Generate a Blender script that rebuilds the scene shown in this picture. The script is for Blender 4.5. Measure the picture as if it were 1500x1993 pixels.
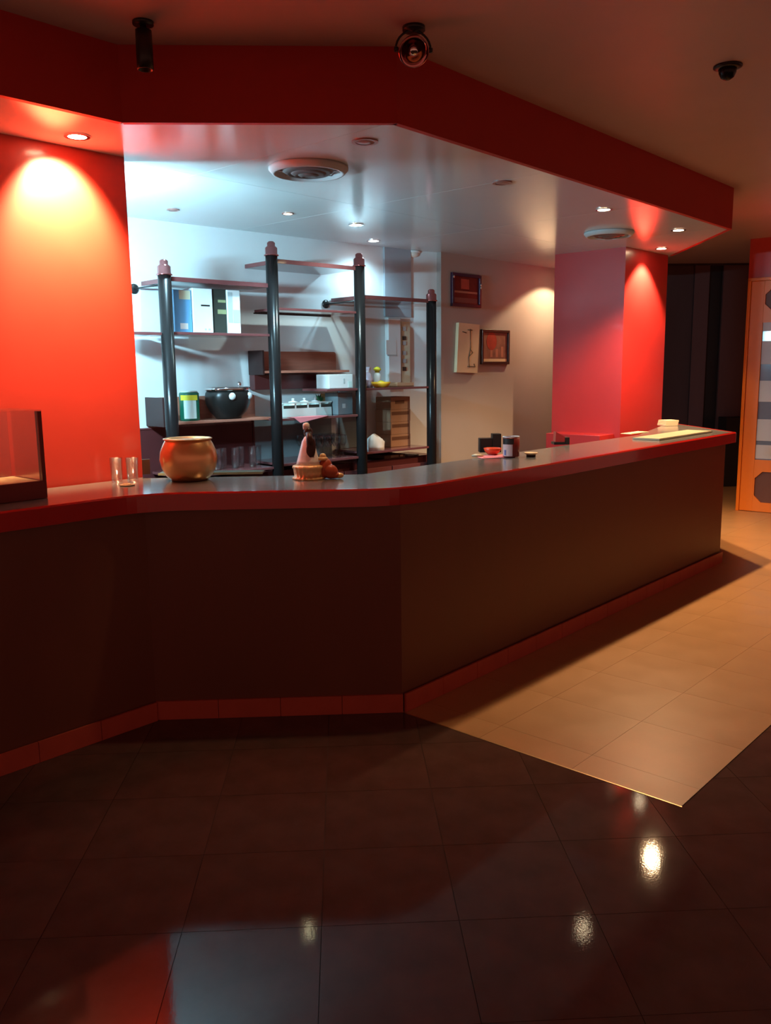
import bpy, bmesh, math, random
from mathutils import Vector, Matrix
random.seed(7)
for o in list(bpy.data.objects): bpy.data.objects.remove(o, do_unlink=True)
scene = bpy.context.scene
COL = scene.collection

# ------------------------------------------------------------------ camera
FPX, PITCH, ROLL, YAW, EYE = 1667.0, math.radians(9.45), math.radians(-0.673), math.radians(2.83), 1.60
CX, CY = 750.0, 996.5
def camera_axes():
    cp, sp = math.cos(PITCH), math.sin(PITCH)
    right, fwd, up = Vector((1, 0, 0)), Vector((0, cp, -sp)), Vector((0, sp, cp))
    c, s = math.cos(ROLL), math.sin(ROLL)
    r2, u2 = right*c+up*s, up*c-right*s
    Z = Matrix.Rotation(-YAW, 3, 'Z')
    return Z@r2, Z@u2, Z@fwd
CR, CU, CF = camera_axes()
cam_data = bpy.data.cameras.new('camera')
cam_data.sensor_fit = 'HORIZONTAL'; cam_data.sensor_width = 36.0
cam_data.lens = 36.0*FPX/1500.0; cam_data.clip_start = 0.05; cam_data.clip_end = 100
cam = bpy.data.objects.new('camera', cam_data); COL.objects.link(cam)
M = Matrix((CR, CU, -CF)).transposed().to_4x4(); M.translation = Vector((0, 0, EYE))
cam.matrix_world = M
scene.camera = cam

# ------------------------------------------------------------------ world, exposure
world = bpy.data.worlds.new('room_ambience'); scene.world = world; world.use_nodes = True
world.node_tree.nodes['Background'].inputs[0].default_value = (1.0, 0.37, 0.26, 1)
world.node_tree.nodes['Background'].inputs[1].default_value = 0.105
scene.view_settings.view_transform = 'Standard'; scene.view_settings.look = 'None'
scene.view_settings.gamma = 1.0; scene.view_settings.use_curve_mapping = False
scene.view_settings.exposure = 1.5

WARM, COOL, PALE = (1.0, 0.62, 0.32), (0.45, 0.82, 1.0), (1.0, 0.92, 0.62)
def lamp(name, kind, loc, energy, color, aim=None, size=0.04, spot=75, blend=0.35, parent=None):
    d = bpy.data.lights.new(name, kind); d.energy = energy; d.color = color
    if kind == 'AREA':
        d.shape = 'RECTANGLE'; d.size, d.size_y = size
    else: d.shadow_soft_size = size
    if kind == 'SPOT': d.spot_size = math.radians(spot); d.spot_blend = blend
    o = bpy.data.objects.new(name, d); COL.objects.link(o); o.location = loc
    if aim is not None:
        o.rotation_euler = (Vector(aim)-Vector(loc)).to_track_quat('-Z', 'Y').to_euler()
    return o

# ------------------------------------------------------------------ measuring helpers (metres)
def ray(x, y): return CR*((x-CX)/FPX) + CU*(-(y-CY)/FPX) + CF
def atz(x, y, z):
    d = ray(x, y); return Vector((0, 0, EYE)) + d*((z-EYE)/d.z)
def onplane(x, y, p, n):
    d = ray(x, y); c = Vector((0, 0, EYE)); n = Vector(n)
    return c + d*(((Vector(p)-c).dot(n))/d.dot(n))
# back-bar frame: u along the shelf posts, v towards the back wall
A40 = math.radians(40)
BU, BV, BO = Vector((math.cos(A40), math.sin(A40), 0)), Vector((-math.sin(A40), math.cos(A40), 0)), Vector((-1.15, 5.76, 0))
def B(u, v, z): return BO + BU*u + BV*v + Vector((0, 0, z))
def uv(x, y, v):
    p = onplane(x, y, BO+BV*v, BV); return (p-BO).dot(BU), p.z
# counter frame: s along the long counter, t across
def ST(s, t, z=0): return Vector(((s-t)/math.sqrt(2), (s+t)/math.sqrt(2), z))
def st(p): return (p.x+p.y)/math.sqrt(2), (p.y-p.x)/math.sqrt(2)

# ------------------------------------------------------------------ materials
MATS = {}
def mat(name, color, rough=0.5, metal=0.0, var=0.08, scale=6.0, bump=0.0, bscale=60.0, coat=0.0, coat_rough=0.1,
        trans=0.0, ior=1.45, emit=None, estr=0.0, spec=0.5, stretch=(1, 1, 1), rvar=0.0, color2=None):
    if name in MATS: return MATS[name]
    m = bpy.data.materials.new(name); m.use_nodes = True; MATS[name] = m
    nt = m.node_tree; b = nt.nodes['Principled BSDF']
    tc = nt.nodes.new('ShaderNodeTexCoord'); mp = nt.nodes.new('ShaderNodeMapping')
    mp.inputs['Scale'].default_value = stretch
    nt.links.new(tc.outputs['Object'], mp.inputs['Vector'])
    nz = nt.nodes.new('ShaderNodeTexNoise'); nz.inputs['Scale'].default_value = scale; nz.inputs['Detail'].default_value = 5
    nt.links.new(mp.outputs['Vector'], nz.inputs['Vector'])
    mx = nt.nodes.new('ShaderNodeMix'); mx.data_type = 'RGBA'
    c2 = color2 or tuple(min(1, c*(1+2*var)) for c in color)
    mx.inputs['A'].default_value = (*[c*(1-var) for c in color], 1); mx.inputs['B'].default_value = (*c2, 1)
    nt.links.new(nz.outputs['Fac'], mx.inputs['Factor']); nt.links.new(mx.outputs['Result'], b.inputs['Base Color'])
    b.inputs['Roughness'].default_value = rough; b.inputs['Metallic'].default_value = metal
    b.inputs['IOR'].default_value = ior; b.inputs['Specular IOR Level'].default_value = spec
    b.inputs['Transmission Weight'].default_value = trans
    b.inputs['Coat Weight'].default_value = coat; b.inputs['Coat Roughness'].default_value = coat_rough
    if rvar:
        mr = nt.nodes.new('ShaderNodeMapRange'); mr.inputs['To Min'].default_value = max(0.02, rough-rvar); mr.inputs['To Max'].default_value = rough+rvar
        nt.links.new(nz.outputs['Fac'], mr.inputs['Value']); nt.links.new(mr.outputs['Result'], b.inputs['Roughness'])
    if bump:
        n2 = nt.nodes.new('ShaderNodeTexNoise'); n2.inputs['Scale'].default_value = bscale; n2.inputs['Detail'].default_value = 3
        nt.links.new(mp.outputs['Vector'], n2.inputs['Vector'])
        bp = nt.nodes.new('ShaderNodeBump'); bp.inputs['Strength'].default_value = bump; bp.inputs['Distance'].default_value = 0.004
        nt.links.new(n2.outputs['Fac'], bp.inputs['Height']); nt.links.new(bp.outputs['Normal'], b.inputs['Normal'])
    if emit:
        b.inputs['Emission Color'].default_value = (*emit, 1); b.inputs['Emission Strength'].default_value = estr
    return m
RED = mat('red_gloss_paint', (0.56, 0.042, 0.027), 0.38, var=0.04, coat=0.5, coat_rough=0.16, bump=0.03, bscale=12)
FASCIA = mat('red_matt_paint', (0.38, 0.014, 0.006), 0.6, var=0.04, bump=0.03, bscale=14)
COLUMN = mat('red_column_paint', (0.46, 0.024, 0.024), 0.36, var=0.04, coat=0.6, coat_rough=0.22, bump=0.03, bscale=12)
SLABRED = mat('red_lacquer_edge', (0.42, 0.010, 0.006), 0.22, var=0.05, coat=0.7, coat_rough=0.06)
SLABTOP = mat('grey_laminate', (0.13, 0.125, 0.12), 0.22, var=0.08, scale=20, rvar=0.05, coat=0.5, coat_rough=0.12)
BARCEIL = mat('white_gloss_ceiling', (0.56, 0.56, 0.55), 0.16, var=0.03, scale=2.5, bump=0.06, bscale=3.0)
ROOMCEIL = mat('room_ceiling_paint', (0.50, 0.34, 0.30), 0.40, var=0.05, scale=3)
WALLWHITE = mat('white_wall_paint', (0.72, 0.74, 0.74), 0.55, var=0.03, scale=4, bump=0.04)
WALLGREY = mat('grey_wall_paint', (0.42, 0.37, 0.34), 0.6, var=0.04, scale=3, bump=0.04)
COUNTER = mat('brown_laminate', (0.135, 0.046, 0.026), 0.42, var=0.10, scale=5, stretch=(1, 1, 0.3), rvar=0.06)
SKIRT = mat('terracotta_skirting', (0.42, 0.075, 0.045), 0.40, var=0.12, scale=9)
DARKTILE = mat('dark_stone_tile', (0.072, 0.042, 0.035), 0.05, var=0.30, scale=7, bump=0.02, bscale=170, rvar=0.015, spec=.22)
GROUT = mat('floor_grout', (0.030, 0.022, 0.018), 0.8, var=0.2, scale=30)
BEIGE = mat('beige_stone_tile', (0.40, 0.215, 0.092), 0.34, var=0.10, scale=5, bump=0.05, bscale=60, rvar=0.06)
BEIGEGROUT = mat('beige_grout', (0.33, 0.175, 0.078), 0.8, var=0.1)
BRASS = mat('brass_trim', (0.60, 0.42, 0.22), 0.30, metal=1.0, var=0.05)
CHROME = mat('chrome', (0.75, 0.72, 0.72), 0.12, metal=1.0, var=0.03)
REDCHROME = mat('red_tinted_chrome', (0.52, 0.20, 0.20), 0.10, metal=1.0, var=0.06)
BLACKPOST = mat('black_lacquer_post', (0.011, 0.009, 0.009), 0.24, var=0.15, spec=.25)
BLACK = mat('black_plastic', (0.015, 0.013, 0.012), 0.35, var=0.2)
SHELFRED = mat('dark_red_shelf_laminate', (0.16, 0.050, 0.050), 0.07, var=0.12, scale=4, stretch=(1, 6, 6))
BACKRED = mat('dark_red_back_panel', (0.085, 0.020, 0.020), 0.30, var=0.15, scale=5)
WOOD = mat('reddish_wood', (0.36, 0.13, 0.085), 0.42, var=0.28, scale=3.5, stretch=(1.2, 1.2, 14), bump=0.05)
WOODDARK = mat('dark_wood_end', (0.030, 0.010, 0.009), 0.5, var=0.2)
SLATE = mat('slate_panel', (0.16, 0.19, 0.20), 0.22, var=0.25, scale=5, rvar=0.08)
def thin_glass(name, tint, refl, rough):
    m = bpy.data.materials.new(name); m.use_nodes = True; nt = m.node_tree; nt.nodes.clear()
    out = nt.nodes.new('ShaderNodeOutputMaterial'); mx = nt.nodes.new('ShaderNodeMixShader')
    tr = nt.nodes.new('ShaderNodeBsdfTransparent'); tr.inputs[0].default_value = (*tint, 1)
    gl = nt.nodes.new('ShaderNodeBsdfGlossy'); gl.inputs['Roughness'].default_value = rough
    lw = nt.nodes.new('ShaderNodeLayerWeight'); lw.inputs[0].default_value = .35
    nz = nt.nodes.new('ShaderNodeTexNoise'); nz.inputs['Scale'].default_value = 9
    mr = nt.nodes.new('ShaderNodeMapRange'); mr.inputs['To Min'].default_value = rough*.6; mr.inputs['To Max'].default_value = rough*1.4
    nt.links.new(nz.outputs['Fac'], mr.inputs['Value']); nt.links.new(mr.outputs['Result'], gl.inputs['Roughness'])
    ad = nt.nodes.new('ShaderNodeMath'); ad.operation = 'MULTIPLY_ADD'; ad.inputs[1].default_value = .35; ad.inputs[2].default_value = refl
    nt.links.new(lw.outputs['Fresnel'], ad.inputs[0]); nt.links.new(ad.outputs[0], mx.inputs[0])
    nt.links.new(tr.outputs[0], mx.inputs[1]); nt.links.new(gl.outputs[0], mx.inputs[2]); nt.links.new(mx.outputs[0], out.inputs[0])
    return m
GLASS = thin_glass('clear_glass', (.94, .96, .96), .02, .05)
CASEGLASS = thin_glass('display_glass', (.97, .94, .92), .09, .15)
ORANGE = mat('orange_door_paint', (0.76, 0.19, 0.012), 0.40, var=0.06, scale=5)
OCTPANEL = mat('dark_brown_panel', (0.13, 0.045, 0.025), 0.5, var=0.12)
DARKWALL = mat('dark_brown_wall_panel', (0.060, 0.030, 0.028), 0.55, var=0.12, stretch=(1, 1, 0.2))
DARKBOARD = mat('brown_wall_board', (0.105, 0.048, 0.044), 0.5, var=0.12, stretch=(1, 1, 0.2))
NEARBLACK = mat('black_recess_panel', (0.012, 0.009, 0.008), 0.6, var=0.1)
GOLD = mat('hammered_gold', (0.80, 0.47, 0.22), 0.28, metal=0.85, var=0.10, scale=10, bump=0.12, bscale=26)
CREAM = mat('cream_paper', (0.75, 0.58, 0.36), 0.6, var=0.06)
INK = mat('brown_ink', (0.14, 0.08, 0.04), 0.7, var=0.1)
WHITE = mat('white_plastic', (0.78, 0.79, 0.78), 0.35, var=0.02)
PAPER = mat('white_paper', (0.80, 0.80, 0.78), 0.7, var=0.02)
GREYPAPER = mat('grey_print', (0.45, 0.48, 0.48), 0.6, var=0.05)
BLUE = mat('sky_blue_carton', (0.16, 0.44, 0.75), 0.45, var=0.05)
BOOKBLACK = mat('dark_green_black_carton', (0.030, 0.034, 0.028), 0.4, var=0.3)
OLIVE = mat('olive_print', (0.26, 0.28, 0.14), 0.5, var=0.1)
GREEN = mat('dark_green_tin', (0.008, 0.10, 0.060), 0.3, var=0.1)
YELLOW = mat('yellow_label', (0.72, 0.62, 0.04), 0.5, var=0.05)
MINT = mat('pale_mint_plastic', (0.62, 0.74, 0.70), 0.35, var=0.04)
PINK = mat('pink_paper', (0.80, 0.22, 0.24), 0.7, var=0.04)
LEAF = mat('dark_leaf', (0.03, 0.10, 0.035), 0.45, var=0.3)
AMBER = mat('orange_carton', (0.62, 0.26, 0.05), 0.5, var=0.08)
ORANGETOY = mat('orange_yellow_plastic', (0.85, 0.46, 0.03), 0.4, var=0.05)
LILAC = mat('lilac_plastic_bag', (0.62, 0.50, 0.58), 0.35, var=0.1)
KRAFT = mat('kraft_cardboard', (0.42, 0.24, 0.14), 0.7, var=0.10)
KRAFTPRINT = mat('brown_box_print', (0.16, 0.07, 0.035), 0.7, var=0.1)
CREAMSTRIP = mat('cream_switch_strip', (0.66, 0.64, 0.46), 0.45, var=0.04)
HAIR = mat('dark_brown_hair', (0.035, 0.010, 0.007), 0.4, var=0.2)
ROBE = mat('white_glazed_robe', (0.74, 0.71, 0.69), 0.35, var=0.12, scale=40)
REDROBE = mat('brick_red_glaze', (0.36, 0.060, 0.025), 0.35, var=0.12)
GILT = mat('gilt_glaze', (0.68, 0.42, 0.20), 0.35, var=0.12, metal=0.3)
CASEFRAME = mat('dark_red_case_frame', (0.16, 0.018, 0.014), 0.4, var=0.1)
PALEBREAD = mat('pale_cream_bowl', (0.80, 0.66, 0.45), 0.5, var=0.06)
CARDBROWN = mat('brown_card', (0.36, 0.22, 0.13), 0.6, var=0.08)
TRAYGREEN = mat('dark_green_tray', (0.045, 0.060, 0.040), 0.3, var=0.1)
DOOR_FROST = mat('frosted_band', (0.52, 0.53, 0.56), 0.5, var=0.04)
DOOR_CLEAR = mat('blue_grey_glass_band', (0.16, 0.20, 0.27), 0.12, var=0.06)
ART_RED = mat('dark_red_print', (0.11, 0.012, 0.010), 0.25, var=0.4, scale=9)
ART_BAND = mat('pale_brown_print', (0.40, 0.17, 0.11), 0.4, var=0.2)
ART_BROWN = mat('brown_print', (0.24, 0.10, 0.07), 0.4, var=0.5, scale=14, color2=(0.42, 0.20, 0.14))
ART_ROSE = mat('brick_red_print', (0.36, 0.05, 0.03), 0.4, var=0.3, scale=20)
FRAMEPURPLE = mat('purple_black_frame', (0.05, 0.02, 0.045), 0.25, var=0.1)
FRAMEDARK = mat('dark_walnut_frame', (0.045, 0.020, 0.015), 0.3, var=0.1)
LENS_WARM = mat('warm_lamp_lens', (1, 0.9, 0.7), 0.4, emit=(1.0, 0.78, 0.48), estr=16)
LENS_COOL = mat('cool_lamp_lens', (1, 1, 1), 0.4, emit=(0.85, 0.95, 1.0), estr=12)
LENS_PALE = mat('pale_yellow_lamp_lens', (1, 1, 0.8), 0.4, emit=(1.0, 0.90, 0.52), estr=14)
LENS_DARK = mat('dull_red_lamp_lens', (0.28, 0.12, 0.10), 0.3)
TUBE_EMIT = mat('fluorescent_tube', (1, 1, 1), 0.4, emit=(0.80, 0.93, 1.0), estr=6)

# ------------------------------------------------------------------ mesh helpers
class MB:
    def __init__(s): s.v, s.f, s.sm = [], [], []
    def add(s, vs, fs, smooth=False):
        n = len(s.v); s.v += [Vector(p) for p in vs]
        s.f += [tuple(i+n for i in f) for f in fs]; s.sm += [smooth]*len(fs); return s
    def prism(s, poly, z0, z1):
        n = len(poly); a = sum(poly[i][0]*poly[(i+1) % n][1]-poly[(i+1) % n][0]*poly[i][1] for i in range(n))
        if a < 0: poly = list(poly)[::-1]
        vs = [(p[0], p[1], z0) for p in poly]+[(p[0], p[1], z1) for p in poly]
        fs = [tuple(range(n))[::-1], tuple(range(n, 2*n))]+[(i, (i+1) % n, n+(i+1) % n, n+i) for i in range(n)]
        return s.add(vs, fs)
    def box(s, o, ax, ay, az):          # corner + three edge vectors
        o, ax, ay, az = map(Vector, (o, ax, ay, az))
        if ax.cross(ay).dot(az) < 0: ax, ay = ay, ax
        vs = [o, o+ax, o+ax+ay, o+ay]; vs += [p+az for p in vs]
        return s.add(vs, [(3, 2, 1, 0), (4, 5, 6, 7), (0, 1, 5, 4), (1, 2, 6, 5), (2, 3, 7, 6), (3, 0, 4, 7)])
    def bbox(s, u0, u1, v0, v1, z0, z1):   # box in the back-bar frame
        return s.box(B(u0, v0, z0), BU*(u1-u0), BV*(v1-v0), (0, 0, z1-z0))
    def lathe(s, prof, c, n=28, axis=(0, 0, 1), sx=1, sy=1, rib=0, ribn=0):
        q = Vector(axis).to_track_quat('Z', 'Y'); c = Vector(c); vs = []; fs = []
        for r, z in prof:
            for k in range(n):
                a = 2*math.pi*k/n; rr = r*(1+rib*math.cos(ribn*a)) if rib else r
                vs.append(c+q@Vector((rr*math.cos(a)*sx, rr*math.sin(a)*sy, z)))
        m = len(prof)
        for j in range(m-1):
            for k in range(n):
                fs.append((j*n+k, j*n+(k+1) % n, (j+1)*n+(k+1) % n, (j+1)*n+k))
        if prof[0][0] > 1e-5: fs.append(tuple(range(n))[::-1])
        if prof[-1][0] > 1e-5: fs.append(tuple(range((m-1)*n, m*n)))
        return s.add(vs, fs, True)
    def ring(s, r0, r1, z0, z1, c, n=36):
        return s.lathe([(r1, z0), (r1, z1), (r0, z1), (r0, z0), (r1, z0)], c, n) if False else s._ring(r0, r1, z0, z1, c, n)
    def _ring(s, r0, r1, z0, z1, c, n):
        c = Vector(c); vs = []; fs = []
        for r, z in ((r0, z0), (r1, z0), (r1, z1), (r0, z1)):
            vs += [c+Vector((r*math.cos(2*math.pi*k/n), r*math.sin(2*math.pi*k/n), z)) for k in range(n)]
        for j in range(4):
            for k in range(n):
                fs.append((j*n+k, j*n+(k+1) % n, ((j+1) % 4)*n+(k+1) % n, ((j+1) % 4)*n+k))
        return s.add(vs, fs)
    def ellipsoid(s, c, r, n=20, m=12, rot=None):
        c = Vector(c); vs = []; fs = []; R = rot or Matrix.Identity(3)
        for j in range(m+1):
            t = math.pi*j/m
            for k in range(n):
                a = 2*math.pi*k/n
                vs.append(c+R@Vector((r[0]*math.sin(t)*math.cos(a), r[1]*math.sin(t)*math.sin(a), -r[2]*math.cos(t))))
        for j in range(m):
            for k in range(n): fs.append((j*n+k, j*n+(k+1) % n, (j+1)*n+(k+1) % n, (j+1)*n+k))
        return s.add(vs, fs, True)
    def tube(s, pts, r, n=10):
        pts = [Vector(p) for p in pts]; vs = []; fs = []
        for i, p in enumerate(pts):
            d = (pts[min(i+1, len(pts)-1)]-pts[max(i-1, 0)]).normalized(); q = d.to_track_quat('Z', 'Y')
            rr = r[i] if isinstance(r, (list, tuple)) else r
            vs += [p+q@Vector((rr*math.cos(2*math.pi*k/n), rr*math.sin(2*math.pi*k/n), 0)) for k in range(n)]
        for i in range(len(pts)-1):
            for k in range(n): fs.append((i*n+k, i*n+(k+1) % n, (i+1)*n+(k+1) % n, (i+1)*n+k))
        fs.append(tuple(range(n))[::-1]); fs.append(tuple(range((len(pts)-1)*n, len(pts)*n)))
        return s.add(vs, fs, True)
    def build(s, name, m, parent=None, bevel=0.0, origin=None):
        me = bpy.data.meshes.new(name); ob = bpy.data.objects.new(name, me); COL.objects.link(ob)
        if origin is None:
            if parent is None:
                xs = [p.x for p in s.v]; ys = [p.y for p in s.v]; zs = [p.z for p in s.v]
                origin = Vector(((min(xs)+max(xs))/2, (min(ys)+max(ys))/2, min(zs)))
            else: origin = wloc(parent)
        origin = Vector(origin)
        me.from_pydata([p-origin for p in s.v], [], s.f); me.update()
        for p, sm in zip(me.polygons, s.sm): p.use_smooth = sm
        bm = bmesh.new(); bm.from_mesh(me); bmesh.ops.remove_doubles(bm, verts=bm.verts, dist=1e-6)
        bmesh.ops.recalc_face_normals(bm, faces=bm.faces)
        if bevel:
            bmesh.ops.bevel(bm, geom=[e for e in bm.edges if len(e.link_faces) == 2 and e.calc_face_angle(0) > 0.6], offset=bevel, segments=2, affect='EDGES', profile=0.5)
        bm.to_mesh(me); bm.free()
        me.materials.append(m)
        if parent is None: ob.location = origin
        else:
            ob.parent = parent; ob.location = origin-wloc(parent)
        return ob
def wloc(o):
    l = Vector(o.location)
    while o.parent: o = o.parent; l += Vector(o.location)
    return l
def tag(o, label=None, cat=None, group=None, kind=None):
    if label: o['label'] = label
    if cat: o['category'] = cat
    if group: o['group'] = group
    if kind: o['kind'] = kind
    return o
def thing(name, loc, label=None, cat=None, group=None, kind=None):
    o = bpy.data.objects.new(name, None); COL.objects.link(o); o.location = Vector(loc); o.empty_display_size = 0.05
    return tag(o, label, cat, group, kind)
def dup(root, loc, label=None, group=None, rotz=None, scale=None):
    r = root.copy(); COL.objects.link(r); r.location = Vector(loc)
    if rotz is not None: r.rotation_euler = (0, 0, rotz)
    if scale: r.scale = (scale,)*3
    if label: r['label'] = label
    if group: r['group'] = group
    for ch in list(root.children):
        c = ch.copy(); COL.objects.link(c); c.parent = r
        for g in ch.children:
            d = g.copy(); COL.objects.link(d); d.parent = c
    return r
def clip(poly, a, b, c):                 # keep a*x+b*y <= c
    out = []
    for i in range(len(poly)):
        p, q = poly[i], poly[(i+1) % len(poly)]
        dp, dq = a*p[0]+b*p[1]-c, a*q[0]+b*q[1]-c
        if dp <= 0: out.append(p)
        if (dp < 0 < dq) or (dq < 0 < dp):
            t = dp/(dp-dq); out.append((p[0]+(q[0]-p[0])*t, p[1]+(q[1]-p[1])*t))
    return out
def area(p): return abs(sum(p[i][0]*p[(i+1) % len(p)][1]-p[(i+1) % len(p)][0]*p[i][1] for i in range(len(p))))/2 if len(p) > 2 else 0
R2 = math.sqrt(0.5)

# ------------------------------------------------------------------ key plan points
ZS, ZC = 2.63, 2.93                      # bar soffit, room ceiling
PA, PL, PR, PE = (-2.70, 2.03), (-0.89, 3.84), (0.258, 3.84), (3.09, 6.765)
FE = (3.01, 6.68)                        # end of the bulkhead front
CM, CRt, CL = (2.50, 7.62), (3.10, 8.21), (2.00, 8.12)     # red column corners in view
G = (0.913, 7.884)                       # near edge of the grey picture wall
K = tuple(B(2.66, 0.41, 0)[:2])

# ================================================================== FLOOR
fl = MB().prism([(-3.2, -1.2), (9, -1.2), (9, 13.2), (-3.2, 13.2)], -0.06, -0.004).build('floor', GROUT, origin=(0, 0, 0))
tag(fl, kind='structure')
S0, T0 = 2.895, 1.170
TS = 0.4033
for i in range(-6, 14):
    for j in range(-8, 5):
        x0, y0 = -0.895+i*TS, 3.08+j*TS
        if x0 < -2.0 or x0 > 3.6 or y0 > 4.4: continue
        cell = [(x0+.0009, y0+.0009), (x0+TS-.0009, y0+.0009), (x0+TS-.0009, y0+TS-.0009), (x0+.0009, y0+TS-.0009)]
        cell = clip(cell, -R2, R2, 3.75)
        for reg in (clip(cell, R2, R2, S0-.006), clip(clip(cell, -R2, -R2, -S0+.006), -R2, R2, T0-.004)):
            if area(reg) > 0.002 and len(reg) > 2:
                c = Vector((x0+TS/2, y0+TS/2, -0.004))
                MB().prism(reg, -0.004, 0.0).build('floor_tile', DARKTILE, fl, origin=c)
bs = 0.457
sj = [S0, 3.066] + [3.523+bs*k for k in range(0, 20)]
for a in range(len(sj)-1):
    for k in range(0, 13):
        t0 = T0+bs*k
        c = ST((sj[a]+sj[a+1])/2, t0+bs/2)
        if sj[a] < 6.75 and t0 > 2.60: continue           # under the counter and behind it
        if c.y > 12.0 or c.x < 2.0 and sj[a] > 6.7: continue
        g = .0006
        MB().prism([ST(sj[a]+g, t0+g)[:2], ST(sj[a+1]-g, t0+g)[:2], ST(sj[a+1]-g, t0+bs-g)[:2], ST(sj[a]+g, t0+bs-g)[:2]], -0.004, 0.0).build('floor_tile', BEIGE, fl, origin=(c.x, c.y, -0.004))
MB().prism([ST(S0-.006, T0-.004)[:2], ST(S0, T0-.004)[:2], ST(S0, 2.52)[:2], ST(S0-.006, 2.52)[:2]], -0.004, 0.0015).build('edge_strip', BRASS, fl)

# ================================================================== CEILINGS AND BULKHEAD
rc = MB().prism([(-3.2, -1.2), (9, -1.2), (9, 13.2), (-3.2, 13.2)], ZC, ZC+0.05).build('ceiling', ROOMCEIL, origin=(0, 0, ZC))
tag(rc, kind='structure')
bc_poly = [(-2.72, 2.05), (PL[0]-.02, PL[1]+.02), (PR[0]-.02, PR[1]+.02), (FE[0]-.03, FE[1]+.01), (3.15, 8.25), (3.15, 9.8), (2.5, 9.8), (K[0], K[1]+.3), tuple(B(-1.8, .5, 0)[:2]), (-4.3, 3.6)]
bc = thing('ceiling_bar', (0, 0, ZS), kind='structure')
sg = [-1.2, 0.30, 1.59, 2.88, 4.17, 5.46, 6.75, 8.04, 9.4]; tg = [2.3, 3.93, 5.2, 6.6]
for a in range(len(sg)-1):
    for b in range(len(tg)-1):
        g = .0012
        p = clip(clip(clip(clip(bc_poly, -R2, -R2, -(sg[a]+g)), R2, R2, sg[a+1]-g), R2, -R2, -(tg[b]+g)), -R2, R2, tg[b+1]-g)
        if area(p) > .01:
            MB().prism(p, ZS, ZS+.03).build('ceiling_panel', BARCEIL, bc)
bulk = thing('trim_1', (0, 0, ZS), kind='structure')
def fascia(p, q, th=.03):
    d = Vector((q[0]-p[0], q[1]-p[1], 0)); n = Vector((-d.y, d.x, 0)).normalized()*th
    MB().box((p[0], p[1], ZS-.002), d, n, (0, 0, ZC-ZS+.002)).build('fascia_panel', FASCIA, bulk)
fascia(PA, PL); fascia(PL, PR); fascia(PR, FE); fascia(FE, (3.16, 8.26))

# ================================================================== WALLS
wl = MB().prism([(-1.03, 4.44), (-3.6, 1.87), (-3.68, 1.95), (-1.11, 4.52)], 0, ZS).build('wall_left', RED)
tag(wl, kind='structure')
b0 = B(-1.9, .41, 0); b1 = B(-1.9, .5, 0)
wb = MB().prism([b0[:2], K, (K[0]+.10, K[1]+.16), b1[:2]], 0, ZS+.02).build('wall_back', WALLWHITE); tag(wb, kind='structure')
wr = MB().prism([K, (G[0]-.035, G[1]+.035), (G[0]+.05, G[1]+.12), (K[0]+.10, K[1]+.16)], 0, ZS+.02).build('wall_return', WALLWHITE); tag(wr, kind='structure')
gw = MB().prism([G, (G[0]+2.0, G[1]+2.0), (G[0]+1.93, G[1]+2.07), (G[0]-.035, G[1]+.035)], 0, ZS+.02).build('wall_grey', WALLGREY); tag(gw, kind='structure')
cb = (CL[0]+CRt[0]-CM[0], CL[1]+CRt[1]-CM[1])
co = MB().prism([CM, CRt, cb, CL], 0, ZS).build('wall_column', COLUMN); tag(co, kind='structure')
lg = MB().box(ST(6.90, 3.68), ST(.255, 0), ST(0, .55), (0, 0, 1.0)).build('column_ledge', COLUMN, bevel=.004)
tag(lg, 'low red painted ledge box in front of the red column', 'ledge', kind='structure')

# far dark wall with boards
def far(x, y, Y=11.45): return onplane(x, y, (0, Y, 0), (0, 1, 0))
fw = MB().box((3.0, 11.45, 0), (5.5, 0, 0), (0, .08, 0), (0, 0, ZC)).build('wall_far', DARKWALL); tag(fw, kind='structure')
for a, b, m, th in ((1285, 1341, DARKWALL, .03), (1342, 1370, DARKBOARD, .05), (1371, 1396, NEARBLACK, .015), (1397, 1450, DARKBOARD, .05), (1451, 1500, DARKBOARD, .05)):
    xa, xb = far(a, 700).x, far(b, 700).x
    MB().box((xa, 11.45-th, .02), (xb-xa, 0, 0), (0, th, 0), (0, 0, ZC-.05)).build('wall_board', m, fw)
ck = MB().box((far(1398, 900, 11.3).x, 11.12, 0), (.62, 0, 0), (0, .26, 0), (0, 0, .92)).build('low_black_block', NEARBLACK, bevel=.006)  # plain near-black block at the foot of the far wall
tag(ck, 'low black cupboard standing against the far dark panelled wall', 'block')

# orange door and the red wall round it
DD = Vector((.766, -.643, 0)); DN = Vector((.643, .766, 0)); DO = Vector((4.385, 9.25, 0))
wd = MB().box(DO+DN*.05+DD*(-.02), DD*3.2, DN*.12, (0, 0, ZC)).build('wall_right', RED); tag(wd, kind='structure')
dr = thing('door_1', DO, kind='structure')
def dplane(x, y):
    p = onplane(x, y, DO, DN); return (p-DO).dot(DD), p.z
DW, DH = 0.95, dplane(1452, 545)[1]
gx0 = dplane(1476, 760)[0]; gz0, gz1 = dplane(1476, 895)[1], dplane(1476, 628)[1]
def dbox(name, a0, a1, z0, z1, d0, d1, m, parent, bevel=0.0):
    return MB().box(DO+DD*a0+DN*d0+Vector((0, 0, z0)), DD*(a1-a0), DN*(d1-d0), (0, 0, z1-z0)).build(name, m, parent, bevel)
dbox('stile', .03, gx0, .005, DH-.02, 0, .045, ORANGE, dr, .003); dbox('stile', DW-gx0, DW-.03, .005, DH-.02, 0, .045, ORANGE, dr, .003)
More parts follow.
